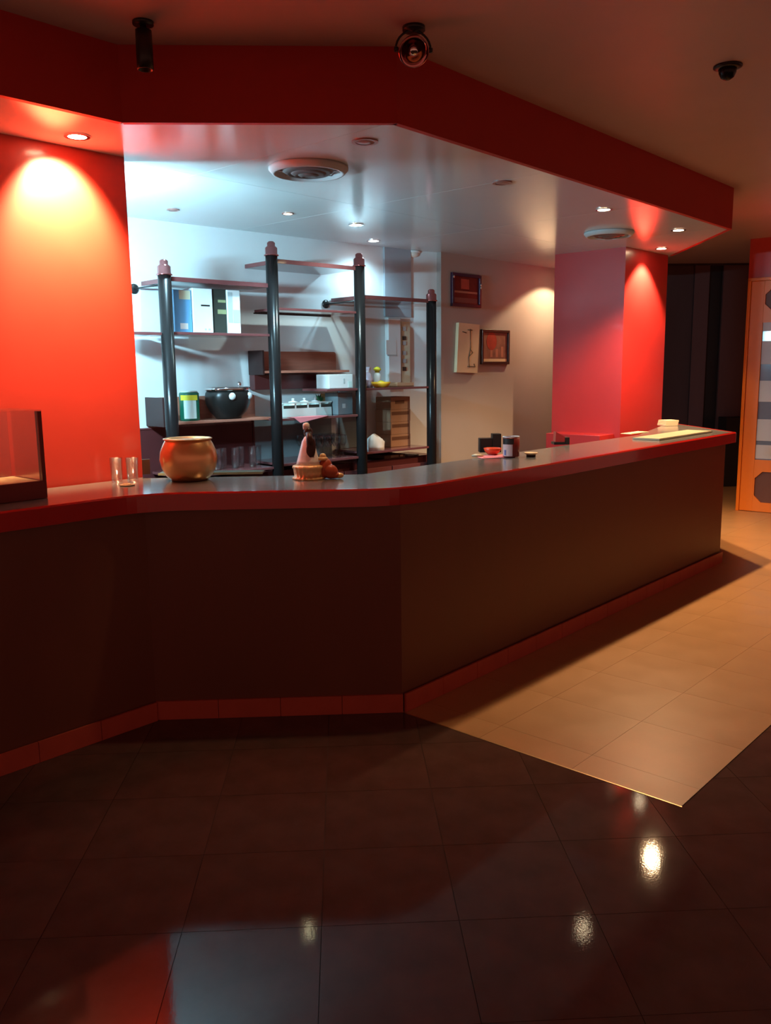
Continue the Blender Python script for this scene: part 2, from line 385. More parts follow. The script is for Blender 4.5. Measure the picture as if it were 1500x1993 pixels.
dbox('door_frame', -.005, .028, 0, DH, -.012, .05, ORANGE, dr, .003); dbox('door_frame', DW-.028, DW+.005, 0, DH, -.012, .05, ORANGE, dr, .003)
def octrail(z0, z1, oz0, oz1):
    # rail with an octagonal opening, and a dark panel set back in it
    a0, a1 = gx0, DW-gx0; o0, o1 = a0-.035, a1+.035; c = .075
    o0, o1 = a0+.012, a1-.012
    octo = [(o0+c, oz0), (o1-c, oz0), (o1, oz0+c), (o1, oz1-c), (o1-c, oz1), (o0+c, oz1), (o0, oz1-c), (o0, oz0+c)]
    P = lambda a, z, d: DO+DD*a+DN*d+Vector((0, 0, z))
    rect = [(a0, z0), (a1, z0), (a1, z1), (a0, z1)]
    mb = MB(); vs = []; fs = []
    near = [0, 1, 1, 2, 2, 3, 3, 0]
    for d in (0, .045):
        vs += [P(a, z, d) for a, z in octo]+[P(a, z, d) for a, z in rect]
    for o in (0, 12):
        for k in range(8):
            k2 = (k+1) % 8; n1, n2 = near[k], near[k2]
            fs.append((o+k, o+k2, o+8+n2) if n1 == n2 else (o+k, o+k2, o+8+n2, o+8+n1))
    for k in range(8): fs.append((k, (k+1) % 8, 12+(k+1) % 8, 12+k))
    for k in range(4): fs.append((8+k, 8+(k+1) % 4, 20+(k+1) % 4, 20+k))
    rail = mb.add(vs, fs).build('rail', ORANGE, dr)
    m2 = MB(); vs = [P(a, z, .02) for a, z in octo]+[P(a, z, .032) for a, z in octo]
    m2.add(vs, [tuple(range(8)), tuple(range(8, 16))]+[(k, (k+1) % 8, 8+(k+1) % 8, 8+k) for k in range(8)])
    m2.build('octagonal_panel', OCTPANEL, dr)
octrail(.005, gz0, dplane(1476, 978)[1], dplane(1476, 918)[1])
octrail(gz1, DH-.02, dplane(1476, 606)[1], dplane(1476, 560)[1])
dbox('door_frame', -.005, DW+.005, DH-.018, DH+.015, -.012, .05, ORANGE, dr, .003)
pane = dbox('pane', gx0, DW-gx0, gz0, gz1, .018, .026, DOOR_CLEAR, dr)
for ya, yb in ((628, 645), (664, 709), (741, 782), (816, 858), (866, 893)):
    za, zb = dplane(1476, yb)[1], dplane(1476, ya)[1]
    dbox('frosted_band', gx0+.002, DW-gx0-.002, za, zb, .012, .018, DOOR_FROST, pane)

# ================================================================== COUNTER
ctr = thing('bar_counter', ((PL[0]+PR[0])/2, 3.9, 0), 'long angled bar counter with dark brown front and red skirting tiles', 'counter')
def panel(p, q, z0, z1, th, name, m, parent, out=0.0, bevel=0.0):
    d = Vector((q[0]-p[0], q[1]-p[1], 0)); n = Vector((-d.y, d.x, 0)).normalized()
    return MB().box(Vector((p[0], p[1], z0))-n*out, d, n*th, (0, 0, z1-z0)).build(name, m, parent, bevel)
PB = (3.07, 7.55)
for p, q in ((PA, PL), (PL, PR), (PR, PE), (PE, PB)):
    panel(p, q, 0.0, 0.99, .04, 'front_panel', COUNTER, ctr)
def skirting(p, q, L=.30):
    d = Vector((q[0]-p[0], q[1]-p[1], 0)); n = max(1, round(d.length/L)); u = d.normalized(); l = d.length/n
    for k in range(n):
        a = Vector((p[0], p[1], 0))+u*(k*l+.0012); b = a+u*(l-.0024)
        panel(a, b, 0.001, .090, .012, 'skirting_tile', SKIRT, ctr, out=.0125)
skirting(PA, (PL[0], PL[1]-.012)); skirting(PL, (PR[0]+.005, PR[1])); skirting((PR[0]+.009, PR[1]-.003), (PE[0]+.009, PE[1]-.009))

# worktop with rounded red edge
def fillet(pts, radii, n=8):
    out = []
    for i, p in enumerate(pts):
        r = radii[i]
        if not r: out.append(Vector((*p, 0))); continue
        p = Vector((*p, 0)); a = (Vector((*pts[i-1], 0))-p).normalized(); b = (Vector((*pts[i+1], 0))-p).normalized()
        ang = a.angle(b); d = r/math.tan(ang/2); c = p+(a+b).normalized()*(r/math.sin(ang/2))
        v0 = (p+a*d)-c; v1 = (p+b*d)-c; tot = v0.angle(v1); sgn = 1 if v0.cross(v1).z > 0 else -1
        for k in range(n+1): out.append(c+Matrix.Rotation(sgn*tot*k/n, 3, 'Z')@v0)
    return out
def offset(path, d):
    out = []
    for i, p in enumerate(path):
        a = (path[i]-path[i-1]).normalized() if i else (path[1]-path[0]).normalized()
        b = (path[i+1]-path[i]).normalized() if i < len(path)-1 else a
        t = (a+b).normalized(); n = Vector((-t.y, t.x, 0)); out.append(p+n*(d/max(.4, t.dot(a))))
    return out
OH = .03
front = [(PA[0]+OH*R2, PA[1]-OH*R2), (PL[0]+.012, PL[1]-OH), (PR[0]+.012, PR[1]-OH), (3.160, 6.725), (3.125, 7.90)]
fp = fillet(front, [0, .45, .50, .05, 0])
fi = offset(fp, .030)
ZT = 1.07
top = thing('worktop', (PL[0], PL[1], .99), 'grey bar worktop with thick red lacquered front edge running along the counter', 'worktop')
band = MB(); n = len(fp); vs = []
for path, z in ((fp, .99), (fp, ZT-.006), (offset(fp, .006), ZT+.001), (fi, ZT+.001), (fi, .99)):
    vs += [Vector((p.x, p.y, z)) for p in path]
fs = []
for j in range(5):
    for k in range(n-1): fs.append((j*n+k, j*n+k+1, ((j+1) % 5)*n+k+1, ((j+1) % 5)*n+k))
fs += [tuple(j*n for j in range(5)), tuple(j*n+n-1 for j in range(5))[::-1]]
band.add(vs, fs).build('edge_band', SLABRED, top)
back = [(3.02, 7.86), (2.32, 6.62), (0.10, 4.37), (-1.02, 4.37), (-1.015, 4.415), (-2.98, 2.45)]
MB().prism([(p.x, p.y) for p in fi]+back, 1.03, ZT).build('top_panel', SLABTOP, top)

# ================================================================== CEILING LAMPS
def downlight(px, py, lens, label, energy, color, spot=80, blend=.35, size=.035, tilt=None, r=.05, bezel=None):
    c = atz(px, py, ZS); aim = Vector((c.x, c.y, 0))+Vector(tilt) if tilt else None
    t = thing('downlight', (c.x, c.y, ZS), label, 'downlight', 'recessed spots in the bar ceiling')
    MB()._ring(r*.80, r*1.12, -.006, -.0005, (c.x, c.y, ZS), 28).build('bezel', bezel or CHROME, t)
    MB().lathe([(r*.80, -.0005), (r*.79, -.004), (r*.4, -.007), (0, -.008)], (c.x, c.y, ZS), 24).build('lens', lens, t)
    if energy:
        l = lamp('downlight_beam', 'SPOT', (c.x, c.y, ZS-.02), energy, color, aim=aim or (c.x, c.y, 0), size=size, spot=spot, blend=blend)
        l.location = (0, 0, -.02); l.parent = t
    return t
downlight(150, 264, LENS_WARM, 'lit warm spot in the soffit above the left red wall', 165, WARM, 86, .6, tilt=(-1.35, 1.35, 0))
downlight(337, 408, LENS_DARK, 'small recessed spot nearest the left red wall over the shelves', 24, COOL, 100, .6, r=.036, bezel=LENS_DARK)
downlight(560, 415, LENS_PALE, 'small recessed spot above the tall second shelf post', 28, COOL, 100, .6, r=.036, bezel=LENS_DARK)
downlight(693, 437, LENS_PALE, 'lit yellowish spot above the third shelf post', 20, (.65, .93, .95), 150, .9)
downlight(727, 468, LENS_COOL, 'lit cool white spot close to the back wall corner', 15, COOL, 150, .9)
downlight(710, 275, LENS_DARK, 'reddish dark-lensed spot with a weak warm beam beside the big round air vent', 13, WARM, 80, .5, r=.055, bezel=LENS_DARK)  # lens kept dark; weak warm beam put in for the counter's floor shadow
downlight(977, 355, LENS_DARK, 'dark-lensed spot with a weak warm beam in the middle of the bar ceiling above the long counter', 12, WARM, 95, .5, bezel=LENS_DARK)  # dark lens here too, with a weak warm beam put in below
downlight(1175, 407, LENS_WARM, 'lit warm spot beside the farther round vent', 36, WARM, 110, .5)
downlight(1320, 447, LENS_WARM, 'lit warm spot nearest the end of the red bulkhead', 115, WARM, 130, .5)
downlight(1287, 483, LENS_WARM, 'lit warm spot right against the lit face of the red column', 95, WARM, 96, .5, tilt=(-.40, .40, 0))

VENTGREY = mat('brown_grey_vent_metal', (.12, .10, .095), .45, var=.05)
def vent(px, py, r, label):
    c = atz(px, py, ZS)
    t = thing('air_vent', (c.x, c.y, ZS), label, 'air vent', 'round ceiling air vents')
    MB().lathe([(r, -.001), (r, -.012), (r*.90, -.034), (r*.84, -.034), (r*.80, -.001)], (c.x, c.y, ZS), 40).build('outer_ring', GREYPAPER, t)
    MB().lathe([(r*.80, -.0005), (r*.78, -.002), (0, -.002)], (c.x, c.y, ZS), 36).build('duct_opening', NEARBLACK, t)
    for k, f in enumerate((.66, .48, .30)):
        z = -.012-.008*k
        MB().lathe([(r*f, z), (r*f*1.02, z-.004), (r*(f-.13), z-.022), (r*(f-.15), z-.018)], (c.x, c.y, ZS), 36).build('cone_ring', VENTGREY, t)
    MB().lathe([(r*.17, -.030), (r*.17, -.040), (0, -.042)], (c.x, c.y, ZS), 24).build('centre_disc', VENTGREY, t)
    for k in range(8):
        a = math.pi*k/4
        MB().box((c.x+.15*r*math.cos(a), c.y+.15*r*math.sin(a), ZS-.030), (r*.68*math.cos(a), r*.68*math.sin(a), .012), (-.006*math.sin(a), .006*math.cos(a), 0), (0, 0, .005)).build('spoke', WHITE, t)
    return t
vent(600, 326, .205, 'round white air vent in the bar ceiling above the shelves')
vent(1185, 452, .19, 'round air vent in the ceiling in front of the red column')

c = atz(795, 489, ZS)
t = thing('bulkhead_lamp', (c.x, c.y, ZS), 'oval off-white ceiling lamp in the corner of the back wall', 'ceiling lamp')
MB().lathe([(.105, -.001), (.105, -.012), (.098, -.018)], c, 28, sx=1.0, sy=.75).build('base_ring', WHITE, t)
MB().lathe([(.098, -.012), (.092, -.045), (.06, -.062), (0, -.068)], c, 28, sx=1.0, sy=.75).build('diffuser', mat('frosted_diffuser', (.80, .72, .62), .4, var=.03), t)

# black cylinder spot hanging under the room ceiling
c = atz(278, 42, ZC)
t = thing('cylinder_spot', (c.x, c.y, ZC), 'black cylinder ceiling spot hanging in front of the red bulkhead', 'spotlight')
zb = onplane(278, 136, c, (0, 1, 0)).z
MB().lathe([(.012, ZC-.001), (.012, ZC-.03), (.031, ZC-.032), (.032, zb+.05), (.0315, zb+.048), (.0315, zb), (.026, zb), (.024, zb+.03), (0, zb+.03)], (c.x, c.y, 0), 28).build('housing', BLACK, t)
MB().lathe([(.040, ZC), (.040, ZC-.012), (0, ZC-.012)], (c.x, c.y, 0), 24).build('ceiling_rose', BLACK, t)

# round chrome reflector spot on a yoke
c = atz(805, 52, ZC)
t = thing('reflector_spot', (c.x, c.y, ZC), 'round chrome reflector spotlight in a yoke at the bulkhead corner', 'spotlight')
hc = onplane(804, 97, c, (0, 1, 0)); ax = Vector((0.05, -0.75, -0.62)).normalized()
MB().lathe([(.045, ZC), (.045, ZC-.015), (.012, ZC-.018), (.012, hc.z+.066)], (c.x, c.y, 0), 20).build('ceiling_mount', BLACK, t)
side = ax.cross(Vector((0, 0, 1))).normalized()
yk = [hc+side*(.070*math.cos(a))+Vector((0, 0, .070*math.sin(a))) for a in [math.pi*k/14 for k in range(15)]]
MB().tube(yk, .0045, 8).build('yoke', BLACK, t)
for sg_ in (-1, 1):
    MB().lathe([(.010, 0), (.010, .016), (0, .017)], hc+side*(sg_*.060), 12, axis=side*sg_).build('pivot_knob', BLACK, t)
MB().lathe([(.018, -.045), (.040, -.030), (.058, .005), (.060, .022), (.055, .024), (.047, .004), (.024, -.012), (0, -.014)], hc, 30, axis=ax).build('reflector', REDCHROME, t)
MB().lathe([(.020, -.006), (.020, .014), (.012, .022), (0, .023)], hc, 20, axis=ax).build('bulb_cap', CHROME, t)

# black dome camera
c = atz(1416, 128, ZC)
t = thing('dome_camera', (c.x, c.y, ZC), 'small black dome camera on the room ceiling', 'camera')
MB().lathe([(.062, 0), (.062, -.008), (.045, -.014)], c, 28).build('base_plate', BLACK, t)
MB().lathe([(.040, -.010), (.038, -.030), (.028, -.050), (.012, -.060), (0, -.062)], c, 24).build('dome', BLACKPOST, t)

# fluorescent batten on the back of the left red wall
fb = Vector((-1.47, 4.43, 2.10))
t = thing('wall_batten_lamp', fb, 'cool white batten lamp fixed behind the left red wall', 'lamp')
bd = Vector((R2, R2, 0)); bn = Vector((-R2, R2, 0))
MB().box(fb-bd*.30-bn*.085, bd*.60, bn*.05, (0, 0, .06)).build('housing', WHITE, t, .004)
MB().tube([fb-bd*.28+Vector((0, 0, .03)), fb+bd*.28+Vector((0, 0, .03))], .018, 12).build('tube', TUBE_EMIT, t)
l = lamp('batten_light', 'AREA', (0, 0, 0), 50, (.40, .80, 1.0), size=(.5, .06)); l.parent = t
l.location = bn*.03+Vector((0, 0, .03)); l.rotation_euler = Vector((.42, .90, .05)).to_track_quat('-Z', 'Y').to_euler()

# warm downlight behind the column, over the picture wall
c = Vector((2.42, 8.86, ZS))
t = thing('downlight', c, 'warm downlight hidden behind the red column over the grey wall', 'downlight', 'recessed spots in the bar ceiling')
MB()._ring(.040, .056, -.006, -.0005, c, 28).build('bezel', CHROME, t)
MB().lathe([(.040, -.0005), (.039, -.004), (0, -.008)], c, 24).build('lens', LENS_WARM, t)
l = lamp('downlight_beam', 'SPOT', (0, 0, -.02), 24, (1, .70, .40), size=.03, spot=130, blend=.2); l.parent = t

# ================================================================== BACK BAR
VW = .41                                   # the back wall
def post_u(x, y): return uv(x, y, 0)
posts = [post_u(318, 505), post_u(527, 470), post_u(698, 493), post_u(839, 563)]
unit = thing('shelf_unit', B(posts[1][0], 0, 0), 'black four-post back bar shelf unit with dark red shelves', 'shelf unit')
PRD = .043
for u, z in posts:
    zt = z-.10; c = B(u, 0, 0)
    p = MB().lathe([(PRD, .001), (PRD, zt)], c, 24).build('post', BLACKPOST, unit)
    MB().lathe([(PRD*.9, zt), (PRD*1.22, zt+.001), (PRD*1.22, zt+.008), (PRD*1.02, zt+.012), (PRD*1.02, zt+.055), (PRD*.80, zt+.064), (PRD*.66, zt+.068), (PRD*.66, zt+.090), (PRD*.40, zt+.100), (0, zt+.101)], c, 24).build('finial', REDCHROME, p)
U1, U2, U3, U4 = [p[0] for p in posts]
def shelf(u0, u1, z, v1=.36, v0=-.01, th=.018, m=SHELFRED):
    return MB().bbox(u0, u1, v0, v1, z-th, z).build('shelf', m, unit, .002)
e = PRD+.001
shelf(U1+e, U2-e, 2.212, .404, th=.03); shelf(U1+e, U2-e, 1.860, .32); shelf(-.30, U1-e, 1.855, .30)
shelf(U2+e, U3-e, 2.386, .404, th=.03); shelf(U2+e, U3-e, 2.048, .30); shelf(U2+e, U3-e, 1.252, .36); shelf(U2+e, U3-e, .918, .40)
shelf(U3+e, U4-e, 2.176, .404, th=.03); shelf(U3+e, U4-e, 1.455, .33); shelf(U3+e, U4-e, .945, .40)
shelf(U1+e, U2-e, .905, .40); shelf(1.35, U3-e, 1.457, .30)
for u, z in ((U1, uv(303, 552, 0)[1]), (U3, uv(690, 585, 0)[1])):
    s_ = MB().tube([B(u-.01, PRD-.004, z), B(u-.01, VW-.012, z)], .006, 8).build('wall_strut', BLACK, unit)
    MB().lathe([(.034, 0), (.034, .008), (.018, .014), (0, .016)], B(u-.01, VW, z), 20, axis=-BV).build('wall_flange', BLACK, s_)
MB().bbox(U2+e, U3-e, .30, .312, 2.020, 2.030).build('rail', BLACK, unit)

bb = unit
MB().bbox(-.55, 2.62, .075, VW-.002, 0, .86).build('cabinet_body', BACKRED, bb)
for k in range(6):
    dpart = MB().bbox(-.53+k*.525, -.53+k*.525+.515, .056, .074, .05, .80).build('cabinet_door', SHELFRED, bb, .003)
    MB().bbox(-.53+k*.525+.44, -.53+k*.525+.46, .044, .0555, .55, .70).build('handle', CHROME, dpart)
sp = unit
MB().bbox(-.5, .93, VW-.016, VW-.001, .862, 1.205).build('splash_panel', BACKRED, sp); MB().bbox(-.5, .93, VW-.022, VW-.001, 1.2055, 1.215).build('top_trim', SHELFRED, sp)
mp_ = unit
MB().bbox(.95, 1.72, VW-.012, VW-.001, .862, 1.232).build('mirror_panel', SLATE, mp_); MB().bbox(.935, .949, VW-.018, VW-.001, .862, 1.235).build('edge_trim', BACKRED, mp_)
sp2 = thing('slate_board', B(2.0, VW, .95), 'dark slate board leaning behind the cardboard cartons', 'panel')
MB().bbox(1.80, 2.08, VW-.03, VW-.002, .947, 1.436).build('board', SLATE, sp2); MB().bbox(2.081, 2.095, VW-.034, VW-.002, .947, 1.436).build('pale_edge', MINT, sp2)

def wall_shelf(x0, x1, ytop, yb, v, label, zfix=None):
    u0, zt = uv(x0, ytop, VW); u1, _ = uv(x1, ytop, VW); zb = zfix if zfix else uv((x0+x1)/2, yb, VW-.1)[1]
    t = thing('wall_shelf', B((u0+u1)/2, VW, zb), label, 'wall shelf', 'wooden wall shelves')
    mbk = MB(); r = .02
    prof = [(u0, zb+.0005), (u1, zb+.0005), (u1, zt-r), (u1-r*.3, zt-r*.3), (u1-r, zt), (u0, zt)]
    vs = [B(a, VW-.022, z) for a, z in prof]+[B(a, VW-.002, z) for a, z in prof]
    n = len(prof); mbk.add(vs, [tuple(range(n)), tuple(range(n, 2*n))]+[(k, (k+1) % n, n+(k+1) % n, n+k) for k in range(n)])
    mbk.build('back_board', WOOD, t)
    MB().bbox(u0-.02, u1, v, VW-.002, zb-.018, zb).build('shelf_board', WOOD, t, .002)
    MB().bbox(u0-.038, u0-.0205, v, VW-.002, zb-.03, zt+.004).build('side_panel', WOODDARK, t, .002)
    return t, zb
wall_shelf(490, 650, 684, 722, .22, 'reddish wooden wall shelf behind the second post', 1.600)
wall_shelf(291, 492, 774, 820, .16, 'reddish wooden wall shelf holding the green tin', 1.258)
MB_u = MB().bbox(uv(500, 740, .3)[0], uv(637, 740, .3)[0], .33, .40, uv(560, 757, .37)[1], 1.570)
tag(MB_u.build('wall_box', BACKRED, bevel=.003), 'dark red box fixed under the upper wooden wall shelf', 'box')

# cartons and tins standing on the shelves --------------------------------------------
def carton(name, x0, x1, ytop, z0, v0, dep, m, label, cat='box', prints=(), group=None, mx=None):
    u0, zt = uv(x0, ytop, v0); u1, _ = uv(x1, ytop, v0)
    t = thing(name, B((u0+u1)/2, v0+dep/2, z0), label, cat, group)
    body = MB().bbox(u0, u1, v0, v0+dep, z0+.0005, zt).build('body', m, t, .003)
    for nm, a0, a1, b0, b1, pm in prints:
        MB().bbox(u0+(u1-u0)*a0, u0+(u1-u0)*a1, v0-.0014, v0-.0002, z0+(zt-z0)*b0, z0+(zt-z0)*b1).build(nm, pm, body)
    return t
carton('carton', 337, 371, 563, 1.860, .06, .16, BLUE, 'sky blue carton with pale labels beside the first post', prints=(('label', .30, .95, .78, .99, CREAMSTRIP), ('label', .30, .75, .08, .22, PAPER)), group='cartons on the shelf')
carton('carton', 374, 412, 560, 1.860, .05, .18, WHITE, 'white carton with a small dark printed line', prints=(('print_line', .40, .85, .60, .635, BLACK), ('print_mark', .55, .64, .06, .10, GREYPAPER), ('print_mark', .74, .84, .06, .10, GREYPAPER)), group='cartons on the shelf')
carton('carton', 414, 439, 562, 1.860, .06, .17, BOOKBLACK, 'black carton with olive print on the shelf', prints=(('print', .30, .98, .44, .54, OLIVE), ('print', .35, .95, .70, .76, OLIVE)), group='cartons on the shelf')
carton('carton', 441, 466, 564, 1.860, .05, .17, WHITE, 'narrow white and grey carton at the right end of the row', prints=(('print', .05, .40, .25, .95, GREYPAPER), ('print', .45, .95, .25, .55, GREYPAPER)), group='cartons on the shelf')

# green tin
u0, zt = uv(350, 763, .25); u1, _ = uv(384, 763, .25); cu = (u0+u1)/2; r = (u1-u0)/2
t = thing('tin', B(cu, .25, 1.258), 'dark green tin with a white and yellow label', 'tin')
MB().lathe([(r*.97, 1.2585), (r, 1.266), (r, zt-.012), (r*.9, zt-.004), (r*.86, zt-.004)], B(cu, .25, 0), 24).build('can', GREEN, t)
MB().lathe([(r*.86, zt-.004), (r*.86, zt+.004), (r*.7, zt+.006), (0, zt+.006)], B(cu, .25, 0), 24).build('lid', MINT, t)
def curved(c, r, a0, a1, z0, z1, th=.0012, n=10):
    m = MB(); vs = []; fs = []
    for rr in (r+.0003, r+th):
        for z in (z0, z1):
            for k in range(n+1):
                a = a0+(a1-a0)*k/n; vs.append(Vector((c.x+rr*math.cos(a), c.y+rr*math.sin(a), z)))
    q = n+1
    for k in range(n):
        fs += [(k, k+1, q+k+1, q+k), (2*q+k, 2*q+k+1, 3*q+k+1, 3*q+k), (k, k+1, 2*q+k+1, 2*q+k), (q+k, q+k+1, 3*q+k+1, 3*q+k)]
    fs += [(0, q, 3*q, 2*q), (n, q+n, 3*q+n, 2*q+n)]
    return m.add(vs, fs)
fa = math.atan2(-1, .0)+.15
curved(B(cu, .25, 0), r, fa-.55, fa+.75, 1.275, zt-.05).build('label', MINT, t)
curved(B(cu, .25, 0), r+.0014, fa-.9, fa+.95, zt-.058, zt-.022).build('label_band', YELLOW, t)

# black appliance with chrome rim
u0, _ = uv(412, 790, .20); u1, _ = uv(486, 790, .20); cu = (u0+u1)/2; w = (u1-u0)/2; zt = uv(440, 757, .20)[1]; cb_ = B(cu, .24, 0)
t = thing('countertop_appliance', B(cu, .24, 1.258), 'black rounded countertop appliance with chrome rim and round knobs', 'appliance')
Rz = Matrix.Rotation(A40, 3, 'Z')
def oval(prof, c, n=32):
    m = MB(); vs = []; fs = []
    for rx, ry, z in prof:
        for k in range(n):
            a = 2*math.pi*k/n; cx_, sy_ = math.cos(a), math.sin(a)
            px = math.copysign(abs(cx_)**.7, cx_)*rx; py = math.copysign(abs(sy_)**.7, sy_)*ry
            vs.append(Vector((c.x, c.y, 0))+Rz@Vector((px, py, 0))+Vector((0, 0, z)))
    for j in range(len(prof)-1):
        for k in range(n): fs.append((j*n+k, j*n+(k+1) % n, (j+1)*n+(k+1) % n, (j+1)*n+k))
    fs += [tuple(range(n))[::-1], tuple(range((len(prof)-1)*n, len(prof)*n))]
    return m.add(vs, fs, True)
oval([(w*.55, .07, 1.2585), (w*.60, .075, 1.275), (w*.80, .10, 1.31), (w*.98, .12, 1.37), (w, .125, 1.42), (w*.97, .122, zt-.03), (w*.9, .115, zt-.012)], cb_).build('body', BLACK, t)
oval([(w*.94, .119, zt-.0118), (w*1.02, .128, zt-.008), (w*1.0, .125, zt+.008), (w*.90, .112, zt+.014), (w*.6, .08, zt+.016)], cb_).build('lid', CHROME, t)
for f in (-.25, .72):
    MB().lathe([(.026, 0), (.026, .012), (.020, .018), (0, .019)], B(cu+w*f, .24-(.116 if f < 0 else .092), zt-.052), 20, axis=-BV).build('knob', WHITE, t)
MB().ellipsoid(B(cu+w*.55, .22, zt+.032), (.016, .016, .018)).build('lid_knob', CHROME, t)

# mint crate of glass lids
z0 = 1.252; u0, zt = uv(549, 786, .12); u1, _ = uv(645, 786, .12)
t = thing('plastic_crate', B((u0+u1)/2, .17, z0), 'pale mint plastic crate with scalloped openings on the middle shelf', 'crate')
MB().bbox(u0, u1, .12, .26, z0+.001, z0+.008).build('base', MINT, t)
zt = z0+.098
for k in range(4):
    a = u0+(u1-u0)*k/4; b = u0+(u1-u0)*(k+1)/4
    MB().bbox(a, b, .12, .128, z0+.008, zt-.035).build('side_wall', MINT, t)
    MB().bbox(a, a+.012, .12, .128, zt-.0348, zt).build('side_rib', MINT, t)
    MB().bbox(a+.0125, b, .123, .127, zt-.0348, zt-.012).build('slot', BOOKBLACK, t)
MB().bbox(u0, u1, .252, .26, z0+.008, zt).build('side_wall', MINT, t)
for a in (u0, u1-.008): MB().bbox(a, a+.008, .1285, .2515, z0+.008, zt).build('end_wall', MINT, t)
MB().bbox(u0, u1, .116, .128, zt+.0002, zt+.010).build('rim', MINT, t)
for k, f in enumerate((.32, .55, .78)):
    c = B(u0+(u1-u0)*f, .19, 0)
    j = thing('storage_jar', c+Vector((0, 0, z0+.009)), ['round white lid jar standing leftmost in the mint crate', 'round white lid jar in the middle of the mint crate', 'round white lid jar rightmost in the mint crate'][k], 'jar', 'jars in the mint crate')
    MB().lathe([(.034, z0+.009), (.036, z0+.06), (.034, z0+.104)], c, 20).build('jar', MINT, j)
    MB().lathe([(.036, z0+.1045), (.036, z0+.112), (.010, z0+.118), (.009, z0+.126), (.014, z0+.134), (0, z0+.138)], c, 20).build('lid', WHITE, j)
# small plant in a pot and an orange carton
cu = uv(624, 780, .30)[0]; c = B(cu, .315, 0)
t = thing('potted_plant', c+Vector((0, 0, z0)), 'small dark green leafy plant in a pot behind the mint crate', 'plant')
MB().lathe([(.024, z0+.0005), (.032, z0+.085), (.034, z0+.090), (.028, z0+.088), (0, z0+.080)], c, 18).build('pot', WHITE, t)
for k in range(14):
    a = random.uniform(0, 6.28); tl = random.uniform(.2, .75); L = random.uniform(.05, .09)
    d = Vector((math.cos(a)*math.sin(tl), math.sin(a)*math.sin(tl), math.cos(tl))); sd = d.cross(Vector((0, 0, 1))).normalized()*.016
    p0 = c+Vector((0, 0, z0+.082)); up_ = sd.cross(d).normalized()*.002
    vs = []
    for off in (up_*0, up_): vs += [p0+off, p0+d*L*.5+sd+off, p0+d*L+off, p0+d*L*.5-sd+off]
    MB().add(vs, [(0, 1, 2, 3), (4, 5, 6, 7), (0, 1, 5, 4), (1, 2, 6, 5), (2, 3, 7, 6), (3, 0, 4, 7)]).build('leaf', LEAF, t)
carton('carton', 637, 649, 766, z0, .27, .09, AMBER, 'small orange carton beside the little potted plant', prints=(('print', .1, .9, .1, .3, KRAFTPRINT),))
# pink napkin hanging over the shelf edge
ua, za = uv(572, 808, -.02); ub_, zb_ = uv(640, 806, -.02); um, zm = uv(585, 823, -.02)
vs = []
for off in (0, .0012):
    vs += [B(ua, -.016-off, 1.2545+off), B(ub_, -.016-off, 1.2545+off), B(ub_, .10, 1.2527+off), B(ua+.02, .10, 1.2527+off), B(um, -.018-off, zm)]
nk = MB().add(vs, [(0, 1, 2, 3), (5, 6, 7, 8), (0, 1, 4), (5, 6, 9), (1, 2, 7, 6), (2, 3, 8, 7), (3, 0, 5, 8), (0, 4, 9, 5), (4, 1, 6, 9)]).build('napkin', PINK)
tag(nk, 'pink paper napkin hanging over the middle shelf edge', 'napkin')
# white appliance box right of it
carton('white_box', 640, 686, 729, 1.457, .08, .16, WHITE, 'white box on the dark shelf left of the third post', prints=(('print_mark', .60, .66, .35, .70, GREYPAPER), ('vent_grille', .80, .95, .06, .5, MINT)))
carton('grey_box', 657, 686, 765, 1.252, .06, .16, SLATE, 'grey box on the middle shelf beside the third post', prints=(('print_mark', .3, .5, .3, .5, GREYPAPER),))

# P3-P4 bay: lilac bag, orange dish and bottle, tray
z0 = 1.455
c = B(uv(717, 735, .2)[0], .22, 0)
t = thing('plastic_bag', c+Vector((0, 0, z0)), 'crumpled lilac plastic bag behind the third post', 'bag')
m = MB(); n = 18; vs = []; fs = []
prof = [(.045, 0), (.05, .03), (.048, .07), (.034, .11), (.022, .13), (.032, .15), (.036, .165)]
for r, z in prof:
    for k in range(n):
        a = 2*math.pi*k/n; rr = r*(1+.14*math.sin(5*a+z*40)+random.uniform(-.05, .05)); vs.append(c+Vector((rr*math.cos(a), rr*math.sin(a), z0+.001+z)))
for j in range(len(prof)-1):
    for k in range(n): fs.append((j*n+k, j*n+(k+1) % n, (j+1)*n+(k+1) % n, (j+1)*n+k))
fs += [tuple(range(n))[::-1], tuple(range((len(prof)-1)*n, len(prof)*n))]
m.add(vs, fs, True).build('sack', LILAC, t)
MB()._ring(.020, .026, z0+.127, z0+.135, c, 16).build('knot', PAPER, t)
u0, u1 = uv(727, 744, .06)[0], uv(755, 744, .06)[0]; c = B((u0+u1)/2, .06, 0); r = (u1-u0)/2
t = thing('dish', c+Vector((0, 0, z0)), 'orange-yellow plastic dish on the shelf between third and fourth posts', 'dish')
MB().lathe([(r*.6, z0+.0005), (r*.9, z0+.02), (r, z0+.045), (r*.93, z0+.045), (r*.6, z0+.012), (0, z0+.010)], c, 24).build('bowl', ORANGETOY, t)
MB().lathe([(r*.45, z0+.0102), (r*.5, z0+.03), (r*.3, z0+.05), (0, z0+.058)], c, 18).build('contents', YELLOW, t)
c = B(uv(735, 744, .25)[0], .255, 0)
t = thing('squeeze_bottle', c+Vector((0, 0, z0)), 'white squeeze bottle with yellow cap behind the orange dish', 'bottle')
MB().lathe([(.028, z0+.0005), (.030, z0+.01), (.030, z0+.10), (.016, z0+.12)], c, 20).build('bottle_body', WHITE, t)
